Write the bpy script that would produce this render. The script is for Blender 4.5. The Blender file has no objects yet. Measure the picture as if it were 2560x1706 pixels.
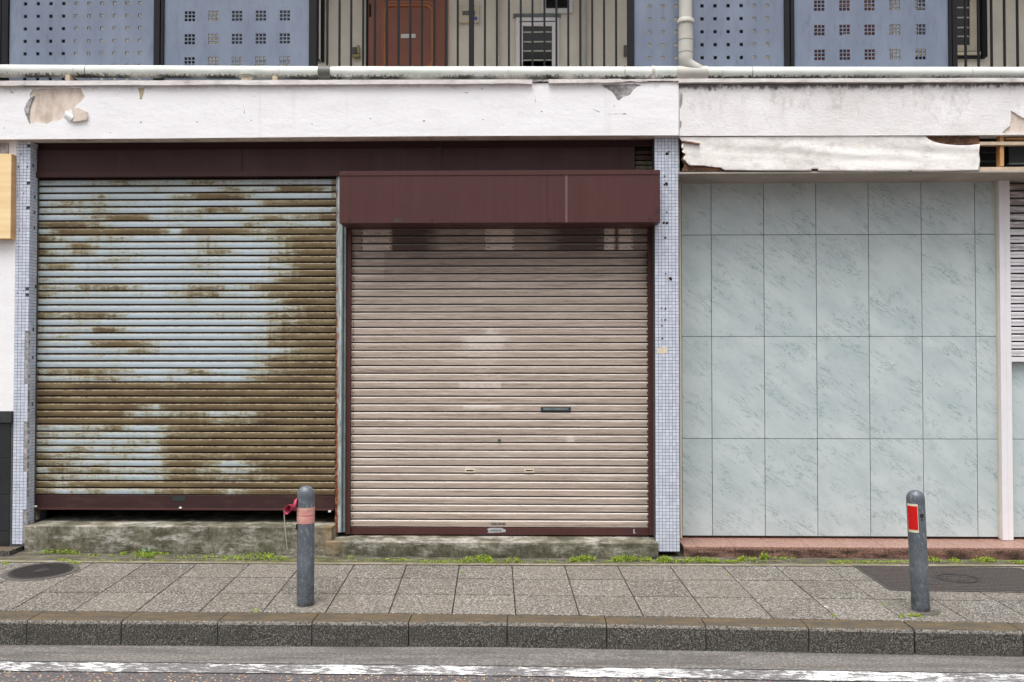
import bpy, bmesh, math, random
from mathutils import Vector, Matrix
from mathutils.geometry import tessellate_polygon
random.seed(7)
scene = bpy.context.scene
R = math.radians

# ---------------------------------------------------------------- camera, sky, sun, exposure
F, PHI, TH, CH, CY = 2200.0, 0.020, 0.022, 1.6, -6.9
cam_d = bpy.data.cameras.new("camera"); cam = bpy.data.objects.new("camera", cam_d)
scene.collection.objects.link(cam); scene.camera = cam
cam_d.sensor_width = 36.0; cam_d.lens = 36.0 * F / 2560.0
cam_d.clip_start = 0.05; cam_d.clip_end = 500
cam.location = (0, CY, CH); cam.rotation_euler = (math.pi / 2 + PHI, 0, TH)

world = bpy.data.worlds.new("World"); scene.world = world; world.use_nodes = True
wn = world.node_tree; wn.nodes.clear()
SUN_EL, SUN_ROT = R(70), R(196)
sky = wn.nodes.new("ShaderNodeTexSky"); sky.sky_type = 'NISHITA'; sky.sun_disc = False
sky.sun_elevation = SUN_EL; sky.sun_rotation = SUN_ROT; sky.dust_density = 4.0; sky.ozone_density = 0.6; sky.air_density = 1.0
hs = wn.nodes.new("ShaderNodeHueSaturation"); hs.inputs['Saturation'].default_value = 0.12
bg = wn.nodes.new("ShaderNodeBackground"); bg.inputs['Strength'].default_value = 0.15
wo = wn.nodes.new("ShaderNodeOutputWorld")
# overcast sky: brighter overhead than at the horizon
tcw = wn.nodes.new("ShaderNodeTexCoord"); spw = wn.nodes.new("ShaderNodeSeparateXYZ"); mrw = wn.nodes.new("ShaderNodeMapRange"); mxw = wn.nodes.new("ShaderNodeVectorMath"); mxw.operation = 'SCALE'
wn.links.new(tcw.outputs['Generated'], spw.inputs[0]); wn.links.new(spw.outputs[2], mrw.inputs[0])
for i_, v_ in zip((1, 2, 3, 4), (0.0, 1.0, 0.32, 1.52)): mrw.inputs[i_].default_value = v_
wn.links.new(mrw.outputs[0], mxw.inputs['Scale'])
wn.links.new(sky.outputs[0], hs.inputs['Color']); wn.links.new(hs.outputs[0], mxw.inputs[0]); wn.links.new(mxw.outputs[0], bg.inputs[0]); wn.links.new(bg.outputs[0], wo.inputs[0])
sun_d = bpy.data.lights.new("sun", 'SUN'); sun = bpy.data.objects.new("sun", sun_d); scene.collection.objects.link(sun)
sun_d.energy = 1.25; sun_d.angle = R(38); sun_d.color = (1.0, 0.97, 0.93)
# light comes from high above the street, behind the viewer and slightly left
sun.rotation_euler = Vector((math.sin(SUN_ROT) * math.cos(SUN_EL), math.cos(SUN_ROT) * math.cos(SUN_EL), math.sin(SUN_EL))).to_track_quat('Z', 'Y').to_euler()
scene.view_settings.view_transform = 'Standard'; scene.view_settings.look = 'None'
scene.view_settings.exposure = 0.70; scene.view_settings.gamma = 1.0

# ---------------------------------------------------------------- measuring the place
def ray(px, py):
    x, y, z = (px - 1280) / F, 1.0, (853 - py) / F
    c, s = math.cos(PHI), math.sin(PHI); y, z = y * c - z * s, y * s + z * c
    c, s = math.cos(TH), math.sin(TH); return x * c - y * s, x * s + y * c, z
def P(px, py, Y=0.0):
    r = ray(px, py); t = (Y - CY) / r[1]; return r[0] * t, CH + r[2] * t
def X(px, Y=0.0, py=850): return P(px, py, Y)[0]
def Z(py, Y=0.0, px=1280): return P(px, py, Y)[1]
GA, GB, GO, GY = 0.03, -0.004, 0.02, -1.45
RD = -0.138
def gz(x, y, off=0.0): return GO + off + GA * (y - GY) + GB * x
def G(px, py, off=0.0):
    r = ray(px, py); t = (GO + off + GA * (CY - GY) - CH) / (r[2] - GA * r[1] - GB * r[0])
    return r[0] * t, CY + r[1] * t

# ---------------------------------------------------------------- materials
def S(r, g, b):
    f = lambda c: (c / 255) / 12.92 if c / 255 <= 0.04045 else ((c / 255 + 0.055) / 1.055) ** 2.4
    return (f(r), f(g), f(b), 1.0)
class Mat:
    def __init__(s, name, rough=0.7, metal=0.0, spec=0.4):
        s.m = bpy.data.materials.new(name); s.m.use_nodes = True; s.nt = s.m.node_tree
        s.b = s.nt.nodes['Principled BSDF']; s.tc = None
        s.b.inputs['Roughness'].default_value = rough; s.b.inputs['Metallic'].default_value = metal
        s.b.inputs['Specular IOR Level'].default_value = spec
    def put(s, sock, v):
        if hasattr(v, 'is_output') or isinstance(v, bpy.types.NodeSocket): s.nt.links.new(v, sock)
        elif v is not None:
            if isinstance(v, (tuple, list)) and len(v) == 3 and sock.type == 'RGBA': v = (*v, 1)
            sock.default_value = v
    def pos(s, scale=(1, 1, 1), rot=(0, 0, 0), loc=(0, 0, 0)):
        if s.tc is None: s.tc = s.nt.nodes.new('ShaderNodeTexCoord')
        n = s.nt.nodes.new('ShaderNodeMapping'); s.nt.links.new(s.tc.outputs['Object'], n.inputs['Vector'])
        n.inputs['Scale'].default_value = scale; n.inputs['Rotation'].default_value = rot; n.inputs['Location'].default_value = loc
        return n.outputs[0]
    def noise(s, vec, scale=5, detail=4, rough=0.55, dist=0.0):
        n = s.nt.nodes.new('ShaderNodeTexNoise'); s.put(n.inputs['Vector'], vec); n.inputs['Scale'].default_value = scale
        n.inputs['Detail'].default_value = detail; n.inputs['Roughness'].default_value = rough; n.inputs['Distortion'].default_value = dist
        return n.outputs['Fac']
    def voro(s, vec, scale=5, feature='F1', out='Distance', rand=1.0):
        n = s.nt.nodes.new('ShaderNodeTexVoronoi'); n.feature = feature; s.put(n.inputs['Vector'], vec)
        n.inputs['Scale'].default_value = scale; n.inputs['Randomness'].default_value = rand
        return n.outputs[out]
    def rng(s, v, a, b, c=0.0, d=1.0, smooth=False):
        n = s.nt.nodes.new('ShaderNodeMapRange'); n.clamp = True
        if smooth: n.interpolation_type = 'SMOOTHSTEP'
        s.put(n.inputs[0], v)
        for i, q in zip((1, 2, 3, 4), (a, b, c, d)): s.put(n.inputs[i], q)
        return n.outputs[0]
    def math(s, op, a, b=None, clamp=False):
        n = s.nt.nodes.new('ShaderNodeMath'); n.operation = op; n.use_clamp = clamp
        s.put(n.inputs[0], a)
        if b is not None: s.put(n.inputs[1], b)
        return n.outputs[0]
    def mix(s, fac, a, b, mode='MIX'):
        n = s.nt.nodes.new('ShaderNodeMix'); n.data_type = 'RGBA'; n.blend_type = mode
        s.put(n.inputs[0], fac); s.put(n.inputs[6], a); s.put(n.inputs[7], b); return n.outputs[2]
    def ramp(s, fac, stops):
        n = s.nt.nodes.new('ShaderNodeValToRGB'); s.put(n.inputs[0], fac); e = n.color_ramp.elements
        while len(e) < len(stops): e.new(0.5)
        for k, (p, c) in enumerate(stops): e[k].position = p; e[k].color = c
        return n.outputs[0]
    def attr(s, name):
        n = s.nt.nodes.new('ShaderNodeAttribute'); n.attribute_name = name; return n.outputs['Fac']
    def sep(s, vec):
        n = s.nt.nodes.new('ShaderNodeSeparateXYZ'); s.put(n.inputs[0], vec); return n.outputs
    def col(s, c): s.put(s.b.inputs['Base Color'], c); return s
    def rough(s, c): s.put(s.b.inputs['Roughness'], c); return s
    def bump(s, h, strength=0.3, dist=0.01):
        n = s.nt.nodes.new('ShaderNodeBump'); n.inputs['Strength'].default_value = strength; n.inputs['Distance'].default_value = dist
        s.put(n.inputs['Height'], h); s.nt.links.new(n.outputs[0], s.b.inputs['Normal']); return s
MT = {}
def plain(name, c, rough=0.6, metal=0.0, var=0.12, scale=9.0, dirt=None, bump=0.0, spec=0.4):
    m = Mat(name, rough, metal, spec); p = m.pos()
    n = m.noise(p, scale, 6, 0.6)
    d = tuple(q * (1 - 2.4 * var) for q in c[:3]) + (1,) if dirt is None else dirt
    m.col(m.mix(m.rng(n, 0.3, 0.72), c, d))
    if bump: m.bump(m.noise(p, scale * 8, 5), bump, 0.004)
    MT[name] = m.m; return m.m

def make_materials():
    # clean white plaster
    m = Mat('white_plaster', 0.75); p = m.pos()
    blot = m.noise(m.pos((1, 1, 2.2)), 1.7, 6, 0.6)
    c = m.mix(m.rng(blot, 0.5, 0.85), S(231, 230, 232), S(220, 218, 219))
    fleck = m.rng(m.noise(m.pos((14, 14, 42)), 1.0, 6, 0.75), 0.67, 0.72)
    c = m.mix(m.math('MULTIPLY', fleck, 0.6), c, S(150, 148, 146))
    ck = m.math('ABSOLUTE', m.math('SUBTRACT', m.noise(m.pos((4, 4, 7), loc=(9, 0, 4)), 1, 7, .7, .4), .5))
    ckm = m.rng(m.noise(m.pos((1.3, 1, 3), loc=(4, 4, 4)), 1.5, 3), .46, .6)
    c = m.mix(m.math('MULTIPLY', m.math('MULTIPLY', m.rng(ck, 0, .004, 1, 0), ckm), .5), c, S(120, 118, 116))
    drip = m.rng(m.noise(m.pos((9, 9, 0.5), loc=(3, 0, 0)), 1, 3, 0.6), 0.62, 0.8)
    c = m.mix(m.math('MULTIPLY', drip, 0.35), c, S(196, 190, 180))
    tz = m.rng(m.sep(p)[2], Z(232, -.07, 800), Z(212, -.07, 800), 0, .3); tg = m.rng(m.math('ADD', tz, m.noise(m.pos((8, 8, 9), loc=(1, 5, 2)), 1, 9, .8)), .66, .86); c = m.mix(m.math('MULTIPLY', tg, .5), c, S(150, 142, 134))
    m.col(c); h = m.math('ADD', m.noise(m.pos((24, 24, 48)), 1.0, 7, 0.8), m.math('MULTIPLY', m.noise(m.pos((3, 3, 7)), 1, 3), 2.5))
    m.bump(h, 0.28, 0.008); MT['white_plaster'] = m.m
    # weathered plaster with black streaks from the coping
    m = Mat('stained_plaster', 0.8); p = m.pos()
    z = m.sep(p)[2]; top = Z(207, -.07, 2100)
    c = m.mix(m.rng(m.noise(p, 2.4, 6, 0.65), 0.38, 0.75), S(236, 234, 234), S(212, 209, 208))
    near = m.rng(z, top - 0.42, top, 0.0, 1.0)
    streak = m.noise(m.pos((9, 9, 5)), 1.0, 9, 0.8, 0.2)
    st = m.rng(m.math('ADD', streak, m.math('MULTIPLY', near, 0.14)), 0.60, 0.82)
    c = m.mix(m.math('MULTIPLY', st, 0.5), c, S(128, 118, 116))
    edge = m.rng(m.math('ADD', m.math('MULTIPLY', m.rng(z, top - 0.085, top - 0.005), 0.6), m.noise(m.pos((24, 24, 14)), 1, 6, 0.7)), 0.78, 0.98)
    c = m.mix(m.math('MULTIPLY', edge, 0.85), c, S(58, 46, 46))
    fl = m.rng(m.noise(m.pos((42, 42, 60)), 1, 5, 0.7), 0.66, 0.72)
    c = m.mix(m.math('MULTIPLY', fl, 0.4), c, S(130, 126, 124))
    m.col(c); m.bump(m.noise(m.pos((38, 38, 60)), 1.0, 6, 0.75), 0.8, 0.008); MT['stained_plaster'] = m.m
    # wrinkled white sheet over plywood
    m = Mat('wrinkled_sheet', 0.6); p = m.pos((1, 1, 1), rot=(0, R(-5), 0))
    c = m.mix(m.rng(m.noise(m.pos((2, 2, 3)), 2.0, 9, 0.78), 0.46, 0.70), S(234, 231, 227), S(196, 190, 185))
    g = m.rng(m.noise(m.pos((5, 5, 9)), 1.4, 10, 0.88, 0.1), 0.55, 0.72)
    c = m.mix(m.math('MULTIPLY', g, 0.6), c, S(110, 103, 98)); m.col(c)
    wv = m.noise(m.pos((1.6, 1, 6), rot=(0, R(-8), 0)), 1.6, 6, 0.6, 0.5)
    m.bump(m.math('ADD', m.math('MULTIPLY', wv, 1.2), m.noise(m.pos((30, 30, 30)), 1, 6, .8)), 0.45, 0.008); MT['wrinkled_sheet'] = m.m
    # bare render beneath peeled paint
    m = Mat('bare_render', 0.85); p = m.pos((1, 1, .5))
    c = m.ramp(m.noise(p, 7, 8, 0.7), [(0.3, S(226, 214, 204)), (0.5, S(208, 194, 182)), (0.62, S(180, 164, 148)), (0.72, S(128, 114, 98))])
    m.col(c); m.bump(m.noise(p, 40, 6, .7), .5, .006); MT['bare_render'] = m.m
    m = Mat('bare_cement', 0.9); p = m.pos()
    c = m.ramp(m.noise(p, 18, 8, 0.75), [(0.3, S(90, 86, 88)), (0.5, S(150, 146, 146)), (0.7, S(205, 202, 202))])
    m.col(c); m.bump(m.noise(p, 60, 6, .7), .8, .008); MT['bare_cement'] = m.m
    # faded coping
    m = Mat('coping_paint', 0.8); p = m.pos((1, 1, 3))
    c = m.ramp(m.noise(m.pos((6, 6, 18)), 1, 8, .7), [(0.35, S(226, 222, 220)), (0.6, S(196, 190, 188)), (0.74, S(110, 100, 98))])
    m.col(c); m.bump(m.noise(p, 40, 6, .7), .6, .006); MT['coping_paint'] = m.m
    # mosaic
    m = Mat('mosaic_tile', 0.22, 0, .5)
    r = m.nt.nodes.new('ShaderNodeNewGeometry').outputs['Random Per Island']
    c = m.mix(r, S(186, 194, 210), S(206, 211, 225))
    c = m.mix(m.rng(m.noise(m.pos(), 3, 5, .6), .5, .8, 0, .35), c, S(150, 150, 160)); m.col(c); MT['mosaic_tile'] = m.m
    plain('grout', S(88, 92, 96), .9, var=.2, scale=30, bump=.4)
    # rusty pale-blue shutter
    m = Mat('rusty_blue_paint', 0.5, 0.0, .4); p = m.pos()
    st = m.attr('stain'); ed = m.attr('edge')
    n1 = m.noise(m.pos((5, 1, 34)), 1.0, 7, 0.72); n2 = m.noise(m.pos((28, 1, 60), loc=(5, 0, 2)), 1.0, 5, 0.7); n3 = m.noise(m.pos((26, 1, 3)), 1.0, 4, .6)
    f = m.math('ADD', st, m.math('MULTIPLY', m.math('SUBTRACT', n1, .5), 1.1))
    f = m.math('ADD', f, m.math('MULTIPLY', m.math('SUBTRACT', n2, .5), .7))
    f = m.math('ADD', f, m.math('MULTIPLY', m.math('SUBTRACT', n3, .5), .5))
    f2 = m.rng(f, 0.16, 0.78, 0, 1)
    blue = m.mix(m.rng(m.noise(p, 2.0, 4), .35, .7), S(164, 179, 184), S(180, 193, 204))
    green = m.mix(0.5, S(164, 166, 148), S(146, 142, 114))
    rust = m.ramp(m.noise(m.pos((3, 1, 16)), 1.0, 6, .65), [(0.3, S(76, 60, 46)), (0.5, S(102, 87, 60)), (0.72, S(124, 113, 84))])
    c = m.mix(m.rng(f2, 0, .55), blue, green); c = m.mix(m.rng(f, .36, .70), c, rust)
    c = m.mix(m.rng(m.math('ADD', f, m.math('MULTIPLY', m.math('SUBTRACT', m.noise(m.pos((60, 1, 90)), 1, 4, .7), .5), .8)), .42, .5, 0, .35), c, rust)
    speck = m.rng(m.noise(m.pos((70, 1, 70)), 1, 3, .6), .66, .72)
    c = m.mix(m.math('MULTIPLY', speck, m.rng(f2, .1, .5, .1, .6)), c, S(104, 62, 34))
    c = m.mix(m.math('MULTIPLY', ed, .9), c, m.mix(m.rng(n2, .4, .6), S(104, 78, 60), S(166, 152, 128)))
    c = m.mix(m.attr('seam_grime_shade'), c, S(26, 20, 14))  # slat grooves near black: grime, plus groove shade put into the colour
    m.col(c); m.rough(m.rng(f2, 0, 1, .42, .75)); m.bump(m.noise(m.pos((40, 1, 40)), 1, 4), .15, .003); MT['rusty_blue_paint'] = m.m
    # faded beige-brown shutter
    m = Mat('faded_beige_paint', 0.42, 0.0, .5)
    n1 = m.noise(m.pos((1.2, 1, 60)), 1.0, 5, .7); n2 = m.noise(m.pos((8, 1, 130), loc=(3, 1, 1)), 1.0, 6, .75)
    c = m.ramp(m.math('ADD', m.math('MULTIPLY', n1, .55), m.math('MULTIPLY', n2, .45)), [(0.37, S(124, 109, 99)), (0.45, S(168, 152, 140)), (0.55, S(190, 175, 163)), (0.64, S(218, 206, 196))])
    d = m.attr('stain'); e = m.attr('edge')
    pale = m.rng(m.math('ADD', e, m.math('MULTIPLY', m.math('SUBTRACT', m.noise(m.pos((22, 1, 60)), 1, 5, .7), .5), .8)), .35, .7)
    c = m.mix(pale, c, S(214, 203, 194))
    dk = m.rng(m.math('ADD', d, m.math('MULTIPLY', m.math('SUBTRACT', m.noise(m.pos((5, 1, 50), loc=(1, 1, 7)), 1, 7, .75), .5), .8)), .25, .95)
    c = m.mix(dk, c, S(72, 50, 40))
    grime = m.rng(m.noise(m.pos((20, 1, 160)), 1, 5, .8), .58, .70)
    c = m.mix(m.math('MULTIPLY', grime, .35), c, S(96, 88, 84))
    c = m.mix(m.math('MULTIPLY', m.attr('crest_highlight'), .65), c, S(222, 212, 204))  # highlight on the slat top chamfers painted into the colour
    c = m.mix(m.attr('seam_grime_shade'), c, S(40, 31, 27))  # groove grime with the recess shade painted in
    m.col(c); m.bump(n2, .15, .003); MT['faded_beige_paint'] = m.m
    # grey-white shutter of the unit on the right
    m = Mat('pale_shutter_paint', 0.5)
    z = m.sep(m.pos())[2]
    dd = m.rng(m.math('ADD', m.rng(z, Z(620), Z(480), 0, .2), m.noise(m.pos((4, 1, 26)), 1, 5, .7)), .52, .72)
    m.col(m.mix(m.attr('seam_grime_shade'), m.mix(dd, S(206, 204, 208), S(132, 120, 116)), S(52, 46, 44))); MT['pale_shutter_paint'] = m.m  # grooves darkened in the colour to deepen their shade
    # maroon painted steel, and a copy with shade put into its colour
    for nm, a, b2 in (('maroon_steel', S(80, 50, 48), S(68, 43, 42)), ('shaded_maroon_steel', S(66, 42, 41), S(52, 35, 35))):
        m = Mat(nm, 0.55, 0, .22)
        c = m.mix(m.rng(m.noise(m.pos((26, 26, .6)), 1, 5, .7), .25, .9), a, b2)
        c = m.mix(m.rng(m.noise(m.pos((1.3, 1.3, 1.3)), 1.2, 4), .4, .75, 0, .5), c, b2)
        dust = m.rng(m.noise(m.pos((45, 45, 60)), 1, 6, .75), .64, .74)
        c = m.mix(m.math('MULTIPLY', dust, .35), c, S(140, 126, 124)); m.col(c); m.rough(m.rng(m.noise(m.pos(), 6, 4), .3, .7, .4, .65)); MT[nm] = m.m
    m = Mat('bottom_rail_steel', .45)
    c = m.mix(m.rng(m.noise(m.pos((6, 6, 20)), 1, 6, .7), .5, .75), S(52, 31, 30), S(74, 50, 46)); m.col(c); MT['bottom_rail_steel'] = m.m
    # rusting mullion
    m = Mat('rusting_steel', .7); a = m.attr('stain')
    f = m.math('ADD', a, m.math('MULTIPLY', m.math('SUBTRACT', m.noise(m.pos((60, 60, 16)), 1, 6, .7), .5), 1.3))
    f = m.rng(f, .32, .62)
    rc = m.ramp(m.noise(m.pos((70, 70, 34)), 1, 6, .75), [(.34, S(40, 24, 18)), (.48, S(104, 52, 26)), (.6, S(160, 92, 44)), (.7, S(196, 164, 122))])
    base = m.mix(m.rng(m.noise(m.pos((50, 50, 5)), 1, 6, .75), .42, .62), S(176, 188, 190), S(120, 128, 124))
    m.col(m.mix(f, base, rc)); m.bump(m.noise(m.pos(), 120, 5), .5, .004); MT['rusting_steel'] = m.m
    plain('grey_green_steel', S(112, 122, 122), .5, var=.2, scale=14)
    # marble-look panels: attribute-free, each panel shifted by its own random value
    m = Mat('veined_green_panel', 0.26, 0, .5)
    rnd = m.nt.nodes.new('ShaderNodeNewGeometry').outputs['Random Per Island']
    def shifted(scale, rot):
        base = m.pos()
        cmb = m.nt.nodes.new('ShaderNodeCombineXYZ')
        m.put(cmb.inputs[0], m.math('MULTIPLY', rnd, 37.0)); m.put(cmb.inputs[2], m.math('MULTIPLY', rnd, 23.0))
        ad = m.nt.nodes.new('ShaderNodeVectorMath'); ad.operation = 'ADD'
        m.put(ad.inputs[0], base); m.put(ad.inputs[1], cmb.outputs[0])
        mp = m.nt.nodes.new('ShaderNodeMapping'); mp.vector_type = 'POINT'; m.put(mp.inputs['Vector'], ad.outputs[0])
        rt = m.nt.nodes.new('ShaderNodeMapping'); rt.inputs['Rotation'].default_value = (0, rot, 0); m.put(rt.inputs['Vector'], ad.outputs[0])
        m.put(mp.inputs['Vector'], rt.outputs[0]); mp.inputs['Scale'].default_value = scale
        return mp.outputs[0]
    cloud = m.noise(shifted((1, 1, 2.0), R(-36)), 2.6, 5, .6)
    c = m.mix(m.rng(cloud, .36, .66), S(188, 198, 199), S(172, 184, 186))
    vn = m.noise(shifted((2.6, 1, 12), R(-38)), 1.6, 7, .68, .5)
    ridge = m.math('ABSOLUTE', m.math('SUBTRACT', vn, .5))
    mask = m.rng(m.noise(shifted((3.2, 1, 5), R(-30)), 1.5, 4, .6), .42, .60)
    v = m.math('MULTIPLY', m.rng(ridge, 0.0, .016, 1, 0), mask)
    c = m.mix(m.math('MULTIPLY', v, .85), c, S(88, 112, 110))
    vb = m.rng(m.noise(shifted((9, 1, 34), R(-44)), 1.6, 6, .7, .3), .60, .72)
    c = m.mix(m.math('MULTIPLY', vb, .42), c, S(116, 140, 139))
    sp = m.rng(m.noise(shifted((34, 1, 50), R(-60)), 1, 3, .6), .70, .76)
    c = m.mix(m.math('MULTIPLY', sp, .8), c, S(84, 116, 116))
    m.col(c); MT['veined_green_panel'] = m.m
    # granite
    m = Mat('red_granite', .35); p = m.pos()
    y = m.sep(p)
    c = m.ramp(m.noise(p, 95, 3, .6), [(.34, S(84, 60, 54)), (.48, S(140, 104, 92)), (.64, S(182, 146, 130))])
    gr = m.rng(m.noise(m.pos((5, 5, 16)), 1, 7, .75), .34, .58)
    c = m.mix(m.math('MULTIPLY', m.math('MULTIPLY', gr, m.rng(y[2], Z(1368.5, 0, 2100) - .004, Z(1368.5, 0, 2100) - .03, .0, 1.0)), .9), c, S(34, 27, 24)); m.col(c); MT['red_granite'] = m.m
    # mossy concrete
    m = Mat('mossy_concrete', .9); p = m.pos(); s3 = m.sep(p)
    n = m.noise(m.pos((3, 3, 3.0)), 1.6, 12, .8)
    c = m.ramp(n, [(.36, S(52, 50, 38)), (.47, S(88, 85, 70)), (.56, S(128, 124, 110)), (.66, S(186, 181, 170))])
    dr = m.rng(m.noise(m.pos((26, 26, 2)), 1, 6, .7), .42, .7)
    c = m.mix(m.math('MULTIPLY', dr, .4), c, S(86, 82, 66))
    pw = m.math('MULTIPLY', m.rng(m.noise(m.pos((2.6, 2.6, 9), loc=(7, 0, 2)), 1, 9, .75), .50, .60), m.rng(m.noise(m.pos((18, 18, 30)), 1, 6, .8), .38, .56)); c = m.mix(m.math('MULTIPLY', pw, .75), c, S(190, 186, 178))
    og = m.rng(m.noise(m.pos((2.2, 2.2, .8), loc=(5, 0, 0)), 1, 4), .60, .74)
    c = m.mix(m.math('MULTIPLY', og, .6), c, S(120, 92, 48))
    gd = m.rng(m.math('ADD', m.noise(m.pos((9, 9, 6)), 1, 7, .75), m.rng(s3[2], .20, .06, 0, .22)), .55, .76)
    c = m.mix(m.math('MULTIPLY', gd, .75), c, S(50, 49, 30)); m.col(c)
    m.bump(m.noise(p, 45, 7, .75), .6, .008); MT['mossy_concrete'] = m.m
    # exposed-aggregate slab
    m = Mat('aggregate_slab', .85); p = m.pos()
    vc = m.voro(p, 125, 'F1', 'Color'); g = m.nt.nodes.new('ShaderNodeSeparateColor'); m.put(g.inputs[0], vc)
    rnd = m.nt.nodes.new('ShaderNodeNewGeometry').outputs['Random Per Island']
    c = m.ramp(g.outputs[0], [(0.0, S(24, 23, 22)), (.28, S(62, 60, 57)), (.6, S(114, 110, 104)), (1.0, S(194, 189, 181))])
    dist = m.voro(p, 125); c = m.mix(m.rng(dist, .35, .7, 0, .6), c, S(62, 58, 52))
    big = m.rng(m.noise(p, 2.1, 6, .65), .38, .68)
    c = m.mix(m.math('MULTIPLY', big, .42), c, S(88, 80, 68)); c = m.mix(.22, c, m.mix(rnd, S(96, 90, 84), S(150, 141, 132)))
    m.col(c); m.bump(dist, .5, .004); MT['aggregate_slab'] = m.m
    # kerb stone
    m = Mat('kerb_concrete', .9); p = m.pos(); geo = m.nt.nodes.new('ShaderNodeNewGeometry')
    c = m.ramp(m.noise(p, 120, 4, .85), [(.38, S(28, 28, 25)), (.5, S(54, 52, 48)), (.66, S(150, 145, 138))])
    c = m.mix(m.rng(m.noise(m.pos((1.5, 1.5, 5)), 2, 5), .4, .7, 0, .5), c, S(56, 54, 44))
    up = m.rng(m.sep(geo.outputs['Normal'])[2], .9, .99)
    oc = m.mix(m.rng(m.noise(m.pos((2, 8, 2)), 3, 8, .8), .42, .58), S(64, 61, 55), S(104, 84, 54))
    c = m.mix(m.math('MULTIPLY', up, .72), c, oc); nzk = m.sep(geo.outputs['Normal'])[2]; ek = m.math('MULTIPLY', m.rng(nzk, .12, .3), m.rng(nzk, .97, .85)); c = m.mix(m.math('MULTIPLY', ek, m.rng(m.noise(p, 60, 5, .8), .42, .55, .0, .6)), c, S(140, 134, 126))
    m.col(c); m.bump(m.noise(p, 90, 5, .7), .7, .006); MT['kerb_concrete'] = m.m
    # asphalt
    m = Mat('asphalt', .9); p = m.pos(); y = m.sep(p)[1]
    c = m.ramp(m.noise(p, 75, 5, .75), [(.32, S(58, 56, 58)), (.5, S(86, 83, 85)), (.68, S(128, 124, 124))])
    vv = m.voro(m.pos(loc=(3, 1, 0)), 78, 'F1', 'Color'); g = m.nt.nodes.new('ShaderNodeSeparateColor'); m.put(g.inputs[0], vv)
    dd = m.voro(m.pos(loc=(3, 1, 0)), 78)
    chip = m.math('MULTIPLY', m.rng(g.outputs[0], .75, .77), m.rng(dd, .45, .38)); chip = m.math('MULTIPLY', chip, m.rng(y, -1.93, -2.06, 0, 1))
    cc = m.ramp(g.outputs[1], [(0, S(132, 62, 56)), (.4, S(178, 110, 84)), (.65, S(210, 178, 120)), (1, S(222, 206, 166))])
    c = m.mix(chip, c, cc); m.col(c); m.bump(m.noise(p, 110, 5, .8), .9, .008); MT['asphalt'] = m.m
    # concrete gutter strip
    m = Mat('gutter_concrete', .9); p = m.pos()
    c = m.ramp(m.noise(p, 60, 6, .8), [(.30, S(66, 64, 62)), (.5, S(104, 100, 96)), (.7, S(156, 150, 145))])
    y = m.sep(p)[1]
    bd = m.noise(m.pos((1, 9, 1)), 1.6, 6, .6); c = m.mix(m.rng(bd, .44, .64, 0, .65), c, S(72, 69, 66)); m.col(c)
    m.bump(m.noise(p, 90, 5, .8), .7, .007); MT['gutter_concrete'] = m.m
    m = Mat('worn_white_paint', .7); p = m.pos()
    w = m.math('ADD', m.math('MULTIPLY', m.noise(m.pos((1.7, 2, 1)), 1.6, 3), .45), m.math('MULTIPLY', m.noise(m.pos((12, 40, 1), rot=(0, 0, R(22))), 1, 9, .9), 1.6))
    w = m.rng(w, .955, 1.01); a1 = m.ramp(m.noise(p, 75, 5, .75), [(.32, S(58, 56, 58)), (.68, S(128, 124, 124))])
    m.col(m.mix(w, S(226, 226, 226), a1)); MT['worn_white_paint'] = m.m
    # edge strip between building and slabs
    m = Mat('footing_mortar', .95); p = m.pos()
    c = m.ramp(m.noise(m.pos((3, 14, 1)), 2, 8, .7), [(.34, S(52, 48, 43)), (.5, S(82, 77, 69)), (.68, S(128, 121, 110))])
    ms = m.rng(m.noise(m.pos((4, 12, 1), loc=(2, 2, 0)), 1.5, 6, .7), .5, .66)
    c = m.mix(m.math('MULTIPLY', ms, .7), c, S(96, 100, 38)); m.col(c); m.bump(m.noise(p, 60, 6, .8), .8, .01); MT['footing_mortar'] = m.m
    # bollard paint
    m = Mat('bollard_paint', .42, 0, .5); p = m.pos()
    c = m.mix(m.rng(m.noise(p, 5, 5, .6), .35, .7), S(92, 99, 107), S(74, 80, 88))
    sc = m.rng(m.noise(m.pos((55, 55, 24)), 1, 8, .85), .53, .62); c = m.mix(m.math('MULTIPLY', sc, .55), c, S(158, 166, 170))
    dk = m.rng(m.noise(m.pos((16, 16, 26), loc=(4, 4, 4)), 1, 7, .75), .56, .68); c = m.mix(m.math('MULTIPLY', dk, .6), c, S(50, 52, 56))
    zz = m.sep(p)[2]; c = m.mix(m.math('MULTIPLY', m.rng(m.noise(m.pos((14, 14, 26)), 1, 7, .8), .44, .56), m.rng(zz, .26, .02, 0, .85)), c, S(46, 45, 44))
    m.col(c); m.bump(m.noise(p, 40, 5, .6), .2, .004); MT['bollard_paint'] = m.m
    # blue railing panel
    m = Mat('blue_grey_panel', .5); 
    c = m.mix(m.rng(m.noise(m.pos((3, 3, 1.2)), 2, 5), .35, .7), S(106, 116, 135), S(120, 130, 148))
    dr = m.rng(m.noise(m.pos((26, 26, 6)), 1, 7, .75), .52, .72); c = m.mix(m.math('MULTIPLY', dr, .5), c, S(76, 80, 94)); m.col(c); MT['blue_grey_panel'] = m.m
    # white pipe, mouldy underside
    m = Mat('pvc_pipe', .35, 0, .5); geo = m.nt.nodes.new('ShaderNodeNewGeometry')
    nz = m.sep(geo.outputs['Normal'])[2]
    f = m.math('MULTIPLY', m.rng(m.math('ADD', m.noise(m.pos((50, 50, 14)), 1, 6, .8), m.rng(nz, -.35, -.9, 0, .28)), .60, .70), m.rng(nz, -.2, -.55))
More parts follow.
